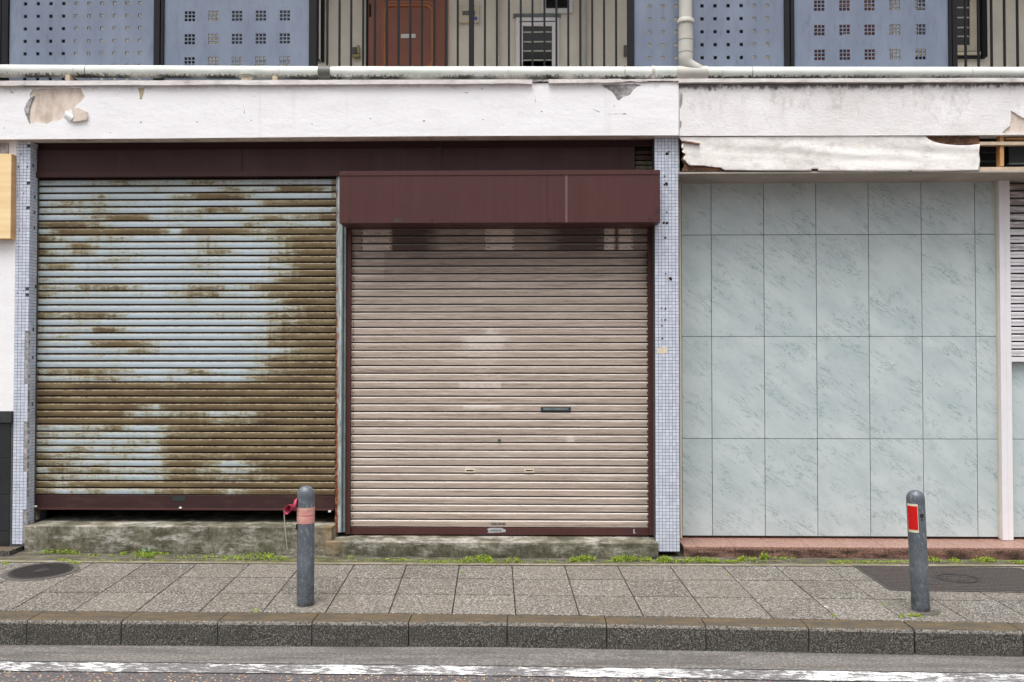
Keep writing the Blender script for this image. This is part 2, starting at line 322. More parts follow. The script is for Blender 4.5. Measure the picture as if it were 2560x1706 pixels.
    c = m.mix(m.rng(m.noise(m.pos((3, 3, 3)), 1.5, 5), .4, .7), S(208, 212, 206), S(188, 194, 186))
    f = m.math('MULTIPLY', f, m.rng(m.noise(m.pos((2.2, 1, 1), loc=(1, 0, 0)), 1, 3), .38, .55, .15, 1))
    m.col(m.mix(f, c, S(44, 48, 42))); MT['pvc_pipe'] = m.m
    # others
    plain('old_pipe_grey', S(186, 184, 176), .5, var=.08, scale=6)
    plain('coupling_grey', S(98, 98, 92), .5, var=.1)
    plain('dark_paint', S(27, 28, 32), .6, var=.08, spec=.2)
    plain('wall_stucco', S(222, 216, 205), .9, var=.07, scale=4, bump=.6)
    plain('door_brown', S(140, 86, 68), .45, var=.10, scale=3)
    plain('door_trim', S(184, 112, 58), .45, var=.10)
    plain('aluminium', S(205, 207, 206), .4, .0, var=.04)
    plain('dark_glass', S(38, 38, 38), .15, var=.1, scale=40)
    plain('dark_void', S(16, 15, 15), .9, var=.1)
    plain('interior_dark', S(36, 33, 31), .9, var=.1)
    plain('black_tile', S(38, 42, 46), .18, var=.12, scale=5, spec=.6)
    plain('black_granite', S(58, 60, 64), .5, var=.25, scale=60)
    plain('tile_grout', S(92, 96, 88), .9)
    plain('beige_laminate', S(232, 204, 158), .4, var=.03, scale=2)
    m = Mat('beige_laminate', .4); m.col(m.mix(m.rng(m.noise(m.pos((.6, .6, 14)), 1.5, 5, .6), .35, .65), S(238, 212, 166), S(226, 196, 146))); MT['beige_laminate'] = m.m
    m = Mat('beige_laminate_side', .4); m.col(m.mix(m.rng(m.noise(m.pos((.6, .6, 14)), 1.5, 5, .6), .35, .65), S(206, 166, 114), S(190, 148, 98))); MT['beige_laminate_side'] = m.m
    plain('cast_iron', S(66, 63, 62), .6, .2, var=.2, scale=50, bump=.8)
    plain('iron_rim', S(92, 88, 82), .8, var=.2, scale=30)
    plain('wood_raw', S(196, 148, 98), .7, var=.12, scale=14)
    plain('wood_pale', S(208, 188, 164), .7, var=.14, scale=14)
    m = Mat('plywood', .8); m.col(m.ramp(m.noise(m.pos((12, 12, 24)), 1, 7, .75), [(.35, S(46, 34, 28)), (.5, S(104, 74, 54)), (.66, S(150, 106, 76))])); MT['plywood'] = m.m
    plain('beam_paint', S(176, 168, 158), .8, var=.15, scale=3)
    plain('white_metal', S(226, 223, 226), .4, var=.03)
    plain('cream_metal', S(206, 198, 178), .5, var=.1)
    plain('red_reflector', S(202, 20, 20), .3, var=.05)
    plain('cream_border', S(222, 212, 186), .5, var=.06)
    m = Mat('faded_tape', .5); m.col(m.mix(m.rng(m.noise(m.pos((14, 14, 34)), 1, 6, .75), .38, .62), S(196, 118, 122), S(190, 156, 140))); m.bump(m.noise(m.pos((6, 6, 120)), 1, 4), .8, .004); MT['faded_tape'] = m.m
    plain('pink_tape', S(180, 56, 84), .5, var=.2, scale=20)
    plain('old_string', S(176, 166, 146), .8)
    plain('brass', S(148, 136, 96), .4, .3)
    plain('label_ink', S(30, 44, 48), .6, var=0)
    plain('label_silver', S(172, 172, 174), .35, var=.12, scale=60)
    plain('plate_dark', S(52, 62, 62), .4, var=.2, scale=90)
    plain('paper', S(226, 224, 218), .7)
    plain('dead_leaf', S(120, 76, 44), .8)
    plain('drip_stain', S(190, 178, 150), .8)
    plain('rust_spot', S(54, 34, 22), .9, var=.25, scale=80)
    plain('beige_scrap', S(220, 206, 184), .7)
    plain('blue_sticker', S(70, 84, 170), .5)
    m = Mat('weed_leaf', .6); r = m.nt.nodes.new('ShaderNodeNewGeometry').outputs['Random Per Island']
    m.col(m.ramp(r, [(0, S(74, 96, 24)), (.4, S(112, 138, 34)), (.8, S(150, 172, 52)), (1, S(180, 170, 70))])); MT['weed_leaf'] = m.m
    m = Mat('moss', .95); m.col(m.ramp(m.noise(m.pos(), 30, 5, .7), [(.3, S(74, 70, 28)), (.6, S(120, 126, 44)), (.75, S(150, 120, 60))])); MT['moss'] = m.m
make_materials()
plain('joint_dirt', S(92, 86, 77), .95, var=.2, scale=40)
plain('joint_dirt_dark', S(70, 60, 54), .8)
plain('door_dark', S(96, 44, 38), .5)
plain('dull_leaf', S(92, 128, 92), .6)

# ---------------------------------------------------------------- mesh helpers
class MB:
    def __init__(s): s.v = []; s.f = []; s.mi = []; s.mats = []; s.at = {}
    def mat(s, m):
        if m not in s.mats: s.mats.append(m)
        return s.mats.index(m)
    def add(s, vs, fs, m):
        b = len(s.v); s.v += [tuple(q) for q in vs]; k = s.mat(m)
        for f in fs: s.f.append(tuple(b + i for i in f)); s.mi.append(k)
        return b
    def box(s, x0, x1, y0, y1, z0, z1, m):
        return s.add([(x0, y0, z0), (x1, y0, z0), (x1, y1, z0), (x0, y1, z0), (x0, y0, z1), (x1, y0, z1), (x1, y1, z1), (x0, y1, z1)],
                     [(0, 1, 5, 4), (1, 2, 6, 5), (2, 3, 7, 6), (3, 0, 4, 7), (4, 5, 6, 7), (3, 2, 1, 0)], m)
    def poly(s, pts, y0, y1, m, holes=()):
        """pts: outline (x, z); extruded from y0 (front) to y1"""
        loops = [list(pts)] + [list(h) for h in holes]; flat = [p for l in loops for p in l]; n = len(flat)
        tris = tessellate_polygon([[Vector((p[0], p[1], 0)) for p in l] for l in loops])
        fs = []
        for t in tris:
            a, b, c = (flat[i] for i in t)
            ar = (b[0] - a[0]) * (c[1] - a[1]) - (b[1] - a[1]) * (c[0] - a[0])
            t = tuple(t) if ar > 0 else tuple(reversed(t))
            fs.append(t); fs.append(tuple(i + n for i in reversed(t)))
        o = 0
        for l in loops:
            k = len(l)
            for i in range(k): fs.append((o + i, o + (i + 1) % k, n + o + (i + 1) % k, n + o + i))
            o += k
        return s.add([(p[0], y0, p[1]) for p in flat] + [(p[0], y1, p[1]) for p in flat], fs, m)
    def tube(s, pts, r, m, n=16, caps=True):
        pts = [Vector(p) for p in pts]; rs = r if isinstance(r, (list, tuple)) else [r] * len(pts)
        vs = []; prev = None
        for i, p in enumerate(pts):
            t = ((pts[min(i + 1, len(pts) - 1)] - pts[max(i - 1, 0)])).normalized()
            a = (Vector((0, 1, 0)) if abs(t.y) < .9 else Vector((1, 0, 0))) if prev is None else prev
            u = (a - t * a.dot(t)).normalized(); prev = u; w = t.cross(u)
            for k in range(n):
                q = 2 * math.pi * k / n; vs.append(p + (u * math.cos(q) + w * math.sin(q)) * rs[i])
        fs = []
        for i in range(len(pts) - 1):
            for k in range(n):
                a, b = i * n + k, i * n + (k + 1) % n; fs.append((a, b, b + n, a + n))
        if caps: fs.append(tuple(reversed(range(n)))); fs.append(tuple((len(pts) - 1) * n + k for k in range(n)))
        return s.add(vs, fs, m)
    def lathe(s, prof, m, n=32, c=(0, 0, 0)):
        vs = []; fs = []
        for r, z in prof:
            for k in range(n):
                q = 2 * math.pi * k / n; vs.append((c[0] + r * math.cos(q), c[1] + r * math.sin(q), c[2] + z))
        for i in range(len(prof) - 1):
            for k in range(n):
                a, b = i * n + k, i * n + (k + 1) % n; fs.append((a, b, b + n, a + n))
        fs.append(tuple(reversed(range(n)))); fs.append(tuple((len(prof) - 1) * n + k for k in range(n)))
        return s.add(vs, fs, m)
    def build(s, name, parent=None, bevel=0.0, smooth=False, fix=True):
        me = bpy.data.meshes.new(name); me.from_pydata(s.v, [], s.f)
        for m in s.mats: me.materials.append(MT[m])
        me.polygons.foreach_set('material_index', s.mi)
        for k, vals in s.at.items():
            a = me.attributes.new(k, 'FLOAT', 'POINT'); a.data.foreach_set('value', vals)
        if fix or bevel:
            bm = bmesh.new(); bm.from_mesh(me)
            if fix: bmesh.ops.recalc_face_normals(bm, faces=bm.faces)
            if bevel:
                es = [e for e in bm.edges if len(e.link_faces) == 2 and e.calc_face_angle(0) > 0.6]
                bmesh.ops.bevel(bm, geom=es, offset=bevel, segments=2, affect='EDGES', clamp_overlap=True, profile=.5)
            bm.to_mesh(me); bm.free()
        o = bpy.data.objects.new(name, me); scene.collection.objects.link(o)
        if smooth:
            me.polygons.foreach_set('use_smooth', [True] * len(me.polygons))
            try: me.set_sharp_from_angle(angle=R(38))
            except Exception: pass
        if parent is not None: attach(o, parent)
        return o
def attach(o, parent):
    o.parent = parent
    mw = Matrix.Translation(parent.location) if parent.type == 'EMPTY' and parent.parent is None else None
    if mw is not None: o.matrix_parent_inverse = (Matrix.LocRotScale(parent.location, parent.rotation_euler, parent.scale)).inverted()
def tag(o, label=None, cat=None, group=None, kind=None):
    if label: o['label'] = label
    if cat: o['category'] = cat
    if group: o['group'] = group
    if kind: o['kind'] = kind
    return o
def thing(name, label, cat, loc=(0, 0, 0), rot=(0, 0, 0), group=None):
    o = bpy.data.objects.new(name, None); o.empty_display_size = .2; scene.collection.objects.link(o)
    o.location = loc; o.rotation_euler = rot; return tag(o, label, cat, group)
def pbox(name, m, px0, py0, px1, py1, ya, yb, parent, bevel=0.002, label=None):
    """box whose front face is at depth ya; pixel edges read off the photograph"""
    cx, cy = (px0 + px1) / 2, (py0 + py1) / 2
    b = MB(); b.box(P(px0, cy, ya)[0], P(px1, cy, ya)[0], ya, yb, P(cx, py1, ya)[1], P(cx, py0, ya)[1], m)
    o = b.build(name, parent, bevel)
    if label: o['label'] = label
    return o
def padd(b, m, px0, py0, px1, py1, ya, yb):
    cx, cy = (px0 + px1) / 2, (py0 + py1) / 2
    b.box(P(px0, cy, ya)[0], P(px1, cy, ya)[0], ya, yb, P(cx, py1, ya)[1], P(cx, py0, ya)[1], m)
def pp(pts, Y): return [P(a, c, Y) for a, c in pts]
def rough_line(pts, amp, step=3.0, seed=1, closed=True):
    """subdivide a pixel outline and roughen it"""
    rr = random.Random(seed); out = []
    for i in range(len(pts) - (not closed)):
        a, b = pts[i], pts[(i + 1) % len(pts)]; L = math.hypot(b[0] - a[0], b[1] - a[1]); n = max(1, int(L / step))
        for k in range(n):
            t = k / n; out.append((a[0] + (b[0] - a[0]) * t + rr.uniform(-amp, amp) * (k > 0), a[1] + (b[1] - a[1]) * t + rr.uniform(-amp, amp) * (k > 0)))
    return out

# ---------------------------------------------------------------- setting: road, gutter, kerb, pavement
def line3(pxs, off=0.0):
    q = [G(a, c, off) for a, c in pxs]
    def f(x):
        (x0, y0), (x1, y1), (x2, y2) = q
        if x < x1: return y0 + (y1 - y0) * (x - x0) / (x1 - x0)
        return y1 + (y2 - y1) * (x - x1) / (x2 - x1)
    return f
yrow = [line3([(0, 1408), (1280, 1416.5), (2560, 1419)]), line3([(0, 1442), (1280, 1450), (2560, 1456)]),
        line3([(0, 1482), (1280, 1490), (2560, 1505)]), line3([(0, 1529), (1280, 1539), (2560, 1560)])]
yk_front = line3([(0, 1554), (1280, 1560), (2560, 1582)])
def yk_face(x): return yk_front(x) - 0.012
yl0 = line3([(0, 1657), (1280, 1669), (2560, 1688)], RD); yl1 = line3([(0, 1679.5), (1280, 1692), (2560, 1712)], RD)
XL, XR = -14.0, 14.0
def strip(name, m, f0, f1, off, kind='structure', x0=XL, x1=XR, n=90, thick=0.0):
    b = MB(); vs = []; fs = []
    for i in range(n + 1):
        x = x0 + (x1 - x0) * i / n
        for f in (f0, f1):
            y = f(x); vs.append((x, y, gz(x, y, off)))
    for i in range(n): fs.append((2 * i, 2 * i + 2, 2 * i + 3, 2 * i + 1))
    b.add(vs, fs, m); o = b.build(name, None, fix=False); tag(o, kind=kind); return o
b = MB(); b.add([(-400, -400, gz(-60, -2, RD - .008) * 0 + gz(0, -2.0, RD - .008)), (400, -400, gz(0, -2.0, RD - .008)), (400, 400, gz(0, -2.0, RD - .008) - .02), (-400, 400, gz(0, -2.0, RD - .008) - .02)], [(0, 1, 2, 3)], 'asphalt')
# the far ground sheet sits just under the local road and pavement
for i, v in enumerate(b.v): b.v[i] = (v[0], v[1], -0.32)
o = b.build('ground', None, fix=False); tag(o, kind='structure')
strip('road', 'asphalt', lambda x: -40.0, lambda x: yk_face(x) + .05, RD)
strip('gutter', 'gutter_concrete', lambda x: yl0(x) + .015, lambda x: yk_face(x) + .04, RD + .004)
strip('road_edge_line', 'worn_white_paint', yl1, yl0, RD + .006)
# pavement bed and slabs
plain('joint_soil', S(44, 40, 32), .95, var=.2, scale=30)
strip('footing_strip', 'footing_mortar', lambda x: yrow[0](x) + .03, lambda x: 0.4, .0)
strip('pavement_bed', 'joint_soil', lambda x: yk_front(x) + .03, lambda x: yrow[0](x) + .03, -.006)
b = MB(); pitch = .392; j0 = -.148
for i in range(-34, 35):
    for r in range(3):
        xa, xb = j0 + i * pitch, j0 + (i + 1) * pitch
        pts = []
        for (xj, fr, sg) in ((xa, yrow[r + 1], 1), (xb, yrow[r + 1], -1), (xb, yrow[r], -1), (xa, yrow[r], 1)):
            y = fr(xj); y += .0062 if fr is yrow[r + 1] else -.0062
            x = xj - (y + .25) * .042 + sg * .0036; pts.append((x, y))
        dz = random.uniform(-.001, .001)
        top = [(x, y, gz(x, y, .006) + dz) for x, y in pts]; bot = [(x, y, z - .03) for x, y, z in top]
        b.add(top + bot, [(0, 1, 2, 3), (0, 4, 5, 1), (1, 5, 6, 2), (2, 6, 7, 3), (3, 7, 4, 0)], 'aggregate_slab')
o = b.build('pavement', None, 0.0015); tag(o, kind='structure')
# narrow mortar edging against which the slabs end
plain('edging_mortar', S(150, 141, 128), .9, var=.16, scale=22, dirt=S(112, 104, 84), bump=.6)
strip('pavement_edging', 'edging_mortar', lambda x: yrow[0](x) + .004, lambda x: yrow[0](x) + .052, .008)
# kerb stones
b = MB(); jx = [X_ for X_ in [G(p, 1558)[0] for p in (64, 302.6, 544.5, 781, 1022.5, 1268, 1514.6, 1757.7, 2006, 2258, 2516)]]
jx = [jx[0] - .6 * k for k in range(17, 0, -1)] + jx + [jx[-1] + .6 * k for k in range(1, 17)]
for i in range(len(jx) - 1):
    g = .008 if abs(jx[i] - G(2258, 1558)[0]) < .01 else .003
    xa, xb = jx[i] + g, jx[i + 1] - .003; dy = random.uniform(-.002, .002)
    prof = []
    for (x) in (xa, xb):
        yb_, yf = yrow[3](x) - .004, yk_front(x) + dy; zt = gz(x, yb_, .006)
        prof.append([(x, yb_, zt - .25), (x, yb_, zt), (x, yf + .008, zt), (x, yf - .002, zt - .003), (x, yf - .009, zt - .010), (x, yf - .013, zt - .020), (x, yf - .022, zt - .25)])
    n = len(prof[0]); vs = prof[0] + prof[1]
    b.add(vs, [(k, (k + 1) % n, n + (k + 1) % n, n + k) for k in range(n)] + [tuple(range(n))[::-1], tuple(range(n, 2 * n))], 'kerb_concrete')
o = b.build('kerb', None); tag(o, kind='structure')

# ---------------------------------------------------------------- the building
bld = thing('shop_building', 'two-storey concrete row of closed shops with white fascia, shutters and upstairs walkway', 'building', (0, 0.3, 0.05))
BX0, BX1 = -10.0, 10.0
# structural masses
zb_t, zb_b = Z(212, -.07), Z(341, -.07)
b = MB()
b.box(BX0, BX1, .02, 1.5, zb_b + .06, zb_t - .06, 'wall_stucco')
b.build('walkway_slab', bld)
# upstairs wall and ceiling, behind and above
b = MB(); b.box(BX0, BX1, 1.5, 1.7, 3.3, 6.2, 'wall_stucco'); b.build('upstairs_wall', bld)
b = MB(); b.box(BX0, BX1, 1.488, 1.5, 3.3, Z(153, 1.48), 'wall_stucco'); b.build('skirting', bld, .002)
b = MB(); b.box(BX0, BX1, -.05, 1.7, 6.0, 6.25, 'wall_stucco'); b.build('upper_floor_slab', bld)
b = MB(); b.box(BX0, BX1, 1.3, 1.7, -.1, 3.3, 'interior_dark'); b.box(BX0, BX0 + .2, .4, 1.3, -.1, 3.3, 'interior_dark'); b.box(BX1 - .2, BX1, .4, 1.3, -.1, 3.3, 'interior_dark')
b.build('shop_back_wall', bld)
# fascia: beige render core with a white paint coat, peeled on the left, broken near the joint
def fas(px, py): return P(px, py, -.07)
XJ = X(1697, -.07, 270)
b = MB(); zl = Z(219, -.07, 0); b.poly([(BX0, Z(350, -.07, 0)), (X(1697, -.07), Z(338, -.07, 1697)), (X(1697, -.07), Z(206, -.07, 1697)), (BX0, zl + .0)], -.062, .05, 'bare_render')
b.build('fascia', bld)
outl = [(BX0, Z(350.5, -.07, 0))] + [P(px, py, -.07) for px, py in ((400, 346.5), (780, 342.5), (1200, 340), (1697, 338.5))] + [P(px, py, -.07) for px, py in ((1697, 206), (1640, 205.5), (1480, 208), (1200, 209), (780, 211), (400, 215.5))] + [(BX0, Z(220, -.07, 0))]
peel = rough_line([(84, 224), (74, 236), (76, 244), (66, 258), (60, 275), (68, 298), (73, 311), (90, 306), (115, 311), (132, 303), (142, 304), (158, 295), (163, 281), (172, 276), (184, 274), (190, 264), (202, 256), (212, 243), (206, 232), (202, 220.5)], .9, 4, 3)
chip = rough_line([(1502, 212), (1512, 220), (1526, 228), (1536, 238), (1544, 251), (1550, 250), (1562, 242), (1574, 238), (1582, 228), (1592, 218), (1604, 213), (1590, 210.5)], 1.0, 3, 5)
b = MB(); b.poly(outl, -.0700, -.0625, 'white_plaster', holes=[[P(a, c, -.07) for a, c in peel], [P(a, c, -.07) for a, c in chip]])
b.build('white_paint_coat', bld, 0)
b = MB(); b.poly([P(a, c, -.064) for a, c in [(1495, 208), (1550, 255), (1608, 211)]], -.064, -.0625, 'bare_cement'); b.build('broken_cement', bld)
# curled paint flakes
b = MB(); n = 9; vs = []; fs = []
for i in range(n + 1):
    q = i / n
    for k in range(7):
        t = k / 6; a = q * 3.6
        x, z = P(162 + 18 * t + 6 * math.sin(a) - 1, 276 + 10 * t + 18 * q, -.08)
        vs.append((x, -.074 - .018 * math.sin(a * .8) - .004 * t, z))
for i in range(n):
    for k in range(6): fs.append((i * 7 + k, i * 7 + k + 1, i * 7 + k + 8, i * 7 + k + 7))
b.add(vs, fs, 'white_plaster'); o = b.build('curled_paint_flake', bld, smooth=True)
b = MB(); fl = rough_line([(180, 274), (190, 270), (205, 274), (221, 282), (216, 299), (198, 303), (182, 304)], .8, 4, 8)
b.poly([P(a, c, -.088) for a, c in fl], -.088, -.085, 'bare_render'); b.build('curled_paint_flake', bld)
for q, (px, py, sr) in enumerate([(352, 247, 3.2), (352, 306, 2.6), (493, 305, 2), (628, 301, 2), (926, 297, 1.6), (1060, 303, 2.4), (1208, 299, 1.8), (1354, 279, 2.6), (780, 310, 1.6), (276, 332, 1.4), (11, 320, 2), (637, 241, 1.4), (1205, 223, 2)]):
    b = MB(); c = P(px, py, -.071); r0 = sr * .0026
    b.poly([(c[0] + r0 * math.cos(a) * (1.3 + .3 * math.sin(3 * a + q)), c[1] + r0 * .8 * math.sin(a)) for a in [2 * math.pi * k / 9 for k in range(9)]], -.0709, -.0695, 'rust_spot' if q in (4, 5) else 'bare_cement'); b.build('screw_hole', bld)
b = MB(); b.poly([P(a, c, -.0706) for a, c in rough_line([(345, 221), (362, 220), (359, 234), (355, 246), (350, 246), (348, 232)], .5, 4, 2)], -.0706, -.0695, 'drip_stain'); b.build('drip_mark', bld)
b = MB(); b.poly([P(a, c, -.0712) for a, c in rough_line([(76, 244), (86, 240), (80, 252), (74, 270), (72, 290), (74, 308), (69, 300), (61, 276), (67, 258)], .8, 4, 12)], -.0712, -.064, 'bare_cement'); b.build('mossy_edge', bld)
for a_, seed in ((((1160, 232), (1172, 231), (1168, 234)), 1), (((1336, 238), (1340, 256), (1338.5, 257)), 2), (((1532, 256), (1537, 268), (1535, 269)), 3), (((609, 262), (612, 284), (610.5, 285)), 4), (((1480, 272), (1500, 280), (1498, 282)), 5), (((24, 226), (36, 232), (28, 233)), 6), (((1520, 286), (1566, 284), (1566, 286)), 7)):
    b = MB(); b.poly([P(a, c, -.0705) for a, c in rough_line(list(a_), .8, 4, seed)], -.0705, -.0695, 'bare_cement'); b.build('paint_crack', bld)
# copings
b = MB(); rr = random.Random(4)
def coping(b, pxa, pxb, ya, yb_, ta, tb, m):
    n = 60; vs = []; fs = []
    for i in range(n + 1):
        t = i / n; px = pxa + (pxb - pxa) * t; top = ta + (tb - ta) * t; bot = ya + (yb_ - ya) * t + rr.uniform(-.5, .5) - .6 * (rr.random() > .9)
        xt, zt = P(px, top, -.098); _, zb2 = P(px, bot, -.098); dy = rr.uniform(-.002, .002)
        vs += [(xt, -.098 + dy, zt), (xt, -.098 + dy, zb2), (xt, -.065, zb2 - .001), (xt, .0, zt)]
    for i in range(n):
        for k in range(3): fs.append((4 * i + k, 4 * i + 4 + k, 4 * i + 5 + k, 4 * i + 1 + k))
    b.add(vs, fs, m)
coping(b, -1700, 1330, 220, 209.5, 206.5, 199, 'coping_paint'); b.build('coping', bld)
b = MB(); coping(b, 1372, 1500, 208, 206.5, 198.5, 198, 'coping_paint'); coping(b, 1500, 1552, 207, 206, 198.5, 197, 'coping_paint'); b.build('coping', bld)
b = MB(); b.poly([P(a, c, -.08) for a, c in rough_line([(1328, 200), (1375, 200), (1375, 205), (1350, 203), (1330, 207)], .8, 4, 2)], -.08, .0, 'bare_cement')
b.build('coping_rubble', bld); b = MB()
b.poly([P(a, c, -.082) for a, c in rough_line([(1550, 199), (1697, 197), (1697, 203), (1640, 202), (1600, 205), (1580, 203), (1552, 205)], .8, 5, 6)], -.082, .0, 'coping_paint'); b.build('coping_rubble', bld)
b = MB(); coping(b, 1697, 4300, 206.5, 201, 197, 191.5, 'coping_paint'); b.build('coping', bld)
# right-hand fascia
b = MB(); b.poly([P(1698.5, 340, -.066), P(2100, 339.5, -.066), P(2560, 337.5, -.066), (BX1, Z(337.5, -.066, 2560)), (BX1, Z(200, -.066, 2560)), P(1698.5, 206, -.066)], -.066, .05, 'stained_plaster', holes=[
   [P(a, c, -.066) for a, c in rough_line([(2528, 276), (2545, 288), (2556, 294), (2610, 300), (2610, 334), (2530, 333), (2505, 333), (2515, 322), (2526, 314)], .8, 4, 9)],
   [P(a, c, -.066) for a, c in rough_line([(1702, 228), (1706, 240), (1705, 262), (1701, 272), (1696.5, 262), (1698, 244)][::-1], .4, 3, 9)] if False else []] [:1])
b.build('stained_fascia', bld, 0)
b = MB(); b.poly([P(a, c, -.0675) for a, c in rough_line([(1702, 228), (1706.5, 240), (1705, 262), (1701, 272), (1699, 262), (1700, 244)], .5, 3, 9)], -.0675, -.065, 'bare_cement')
b.build('cement_scar', bld); b = MB()
b.poly([P(a, c, -.0675) for a, c in rough_line([(1700, 302), (1704, 305), (1703, 318), (1699.5, 322)], .5, 3, 1)], -.0675, -.065, 'bare_cement')
b.build('cement_scar', bld)
b = MB(); b.box(X(2495, -.05), BX1, -.055, .04, Z(338, -.05, 2500), Z(268, -.05, 2500), 'bare_render'); b.build('bare_render_patch', bld)
# soffit under the fascia
b = MB(); b.box(BX0, XJ, .052, .4, zb_b + .012, zb_b + .055, 'beam_paint'); b.build('soffit', bld)

# header above the two shutters, its shade painted into the steel colour
HY = .09
hd = pbox('shutter_header', 'shaded_maroon_steel', 78, 371, 1587, 428, HY, HY + .2, bld, .003)
hd['label'] = 'dusty maroon steel header panel, shade painted in'
pbox('header_top_strip', 'shaded_maroon_steel', 78, 335, 1638, 371, HY + .03, HY + .25, hd)
pbox('header_lip', 'shaded_maroon_steel', 83, 427, 1638, 440, HY - .012, HY + .2, hd)
pbox('header_batten', 'shaded_maroon_steel', 1093, 367, 1104, 428, HY - .006, HY + .03, hd)
pbox('header_seam', 'dark_void', 604.4, 371, 605.8, 428, HY - .0015, HY + .01, hd, 0)
b = MB()
for y0, y1 in ((372, 374), (377, 386), (389, 400), (403, 412), (415, 427)): padd(b, 'mossy_concrete' if y0 > 400 else 'shaded_maroon_steel', 1588, y0, 1636, y1, HY + .05, HY + .09)
b.build('louvre', hd, .001)

# piers with real mosaic
def mosaic(b, x0, x1, z0, z1, y, pit, skip=None, pz=None, face='front', depth=0, rnd=0.0):
    pz = pz or pit; nx = int(round((x1 - x0) / pit)); nz = int((z1 - z0) / pz) + 1; pit = (x1 - x0) / nx
    for i in range(nx):
        for k in range(nz):
            zc = z1 - (k + 1) * pz
            if zc < z0 - .001: continue
            if skip and skip(i, k, nx, nz, zc): continue
            if random.random() < rnd: continue
            g = .0015; j = random.uniform(-.0004, .0004)
            if face == 'front':
                b.box(x0 + i * pit + g, x0 + (i + 1) * pit - g, y - .003 + j, y + .002, zc + g, zc + pz - g, 'mosaic_tile')
            else:
                b.box(depth - .002, depth + .003 + j, y + i * pit + g, y + (i + 1) * pit - g, zc + g, zc + pz - g, 'mosaic_tile')
z_top = Z(341, 0)
pr = MB(); xr0, xr1 = X(1637.5), X(1697.5); pr.box(xr0 + .001, xr1 - .001, .003, .4, Z(1381, 0, 1668), z_top + .06, 'grout')
pier_r = pr.build('tiled_pier', bld); pier_r['label'] = 'pale blue mosaic pier between the beige shutter and the veined panels'
spots = [(1668, 385, 4.5), (1673, 380, 2), (1661, 441, 2.5), (1666, 460, 5), (1661, 462, 3), (1660, 557, 4), (1668, 558, 4), (1663, 595, 3), (1664, 685, 2), (1676, 697, 5), (1654, 771, 2.5), (1664, 772, 3), (1655, 800, 2), (1663, 800, 2.5), (1655, 815, 2.6), (1656, 847, 2.8), (1667, 531, 2.5)]
b = MB(); mosaic(b, xr0, xr1, Z(1381, 0, 1668), z_top + .0, 0, (xr1 - xr0) / 7, pz=.0256, rnd=.0005)
b.build('mosaic_face', pier_r)
for q, (sx, sy, sr) in enumerate(spots):
    b = MB(); c = P(sx, sy, -.005); r0 = sr * .0028
    pts = [(c[0] + r0 * (1 + .35 * math.sin(a * 2.3 + q)) * math.cos(a), c[1] + r0 * (1 + .3 * math.cos(a * 3.1 + q)) * math.sin(a)) for a in [2 * math.pi * k / 11 for k in range(11)]]
    b.poly(pts, -.0042, .001, 'rust_spot'); b.build('bolt_hole', pier_r)
b = MB(); b.poly([P(a, c, -.005) for a, c in [(1643, 872), (1650, 869), (1668, 867), (1668, 883), (1655, 885), (1644, 883)]], -.0042, -.002, 'beige_scrap'); b.build('tape_scrap', pier_r)
zc1_, zc2_ = Z(805), Z(1300)
pl = MB(); xl0, xl1 = X(36), X(71.5); pl.box(xl0 + .001, xl1 - .003, .003, .13, Z(1366, 0, 50), z_top + .03, 'grout')
pl.box(xl1 - (xl1 - xl0) / 4, xl1 - .0025, .0012, .05, zc2_ - .2, zc1_, 'bare_cement')
pl.box(xl0, xl1 - .006, .1, .3, Z(1366, 0, 50), z_top + .03, 'grout')
pier_l = pl.build('tiled_pier', bld); pier_l['label'] = 'chipped pale blue mosaic pier beside the rusty shutter'
b = MB(); zc1 = Z(810); zc2 = Z(1160)
mosaic(b, xl0, xl1, Z(1366, 0, 50), z_top - .02, 0, (xl1 - xl0) / 4, pz=.0248, skip=lambda i, k, nx, nz, z: (i == 3 and z < zc1 and (math.sin(z * 9) + random.uniform(-.3, .3)) > -.35) or (i == 3 and random.random() < .05), rnd=.001)
b.build('mosaic_face', pier_l)
b = MB(); mosaic(b, 0, .10, Z(1366, 0, 50), z_top - .02, .004, .025, pz=.0248, face='side', depth=xl1 - .003, skip=lambda i, k, nx, nz, z: random.random() < (.5 if i == 0 and z < zc1 else .02))
b.build('mosaic_return', pier_l)
for q, (sx, sy, sr) in enumerate([(46, 418, 3), (59, 483, 1.6), (44, 490, 2), (56, 509, 1.5), (48, 575, 2.2), (48, 617, 2.4), (59, 728, 1.6), (44, 732, 2), (68, 418, 3), (52, 387, 2.5), (43, 770, 1.4)]):
    b = MB(); c = P(sx, sy, -.005); r0 = sr * .0021
    b.poly([(c[0] + r0 * math.cos(a) * (1 + .3 * math.sin(3 * a + q)), c[1] + r0 * math.sin(a)) for a in [2 * math.pi * k / 9 for k in range(9)]], -.0042, .001, 'rust_spot'); b.build('bolt_hole', pier_l)

# left-hand neighbour wall
b = MB(); b.box(BX0, xl0, -.002, .3, Z(1029, 0, 20), z_top + .03, 'white_plaster'); b.build('plaster_wall', bld)
wt = MB(); wt.box(BX0, xl0 - .004, -.002, .25, Z(1380, 0, 20), Z(1030, 0, 20), 'tile_grout'); wall_t = wt.build('dado', bld)
b = MB(); b.box(BX0, xl0 - .002, -.03, 0, Z(1057, 0, 20) , Z(1028, 0, 20), 'black_granite'); b.build('dado_cap', wall_t, .003)
b = MB(); zs = [Z(v, 0, 20) for v in (1058, 1146, 1237, 1328, 1368)]; xx = X(28.5)
for i in range(4):
    b.box(X(2), X(30.5), -.012, -.0, zs[i + 1] + .003, zs[i] - .003, 'black_tile')
    for k in range(15): b.box(X(2) - .008 - (k + 1) * .36 + .006, X(2) - .008 - k * .36, -.012, -.0, zs[i + 1] + .003, zs[i] - .003, 'black_tile')
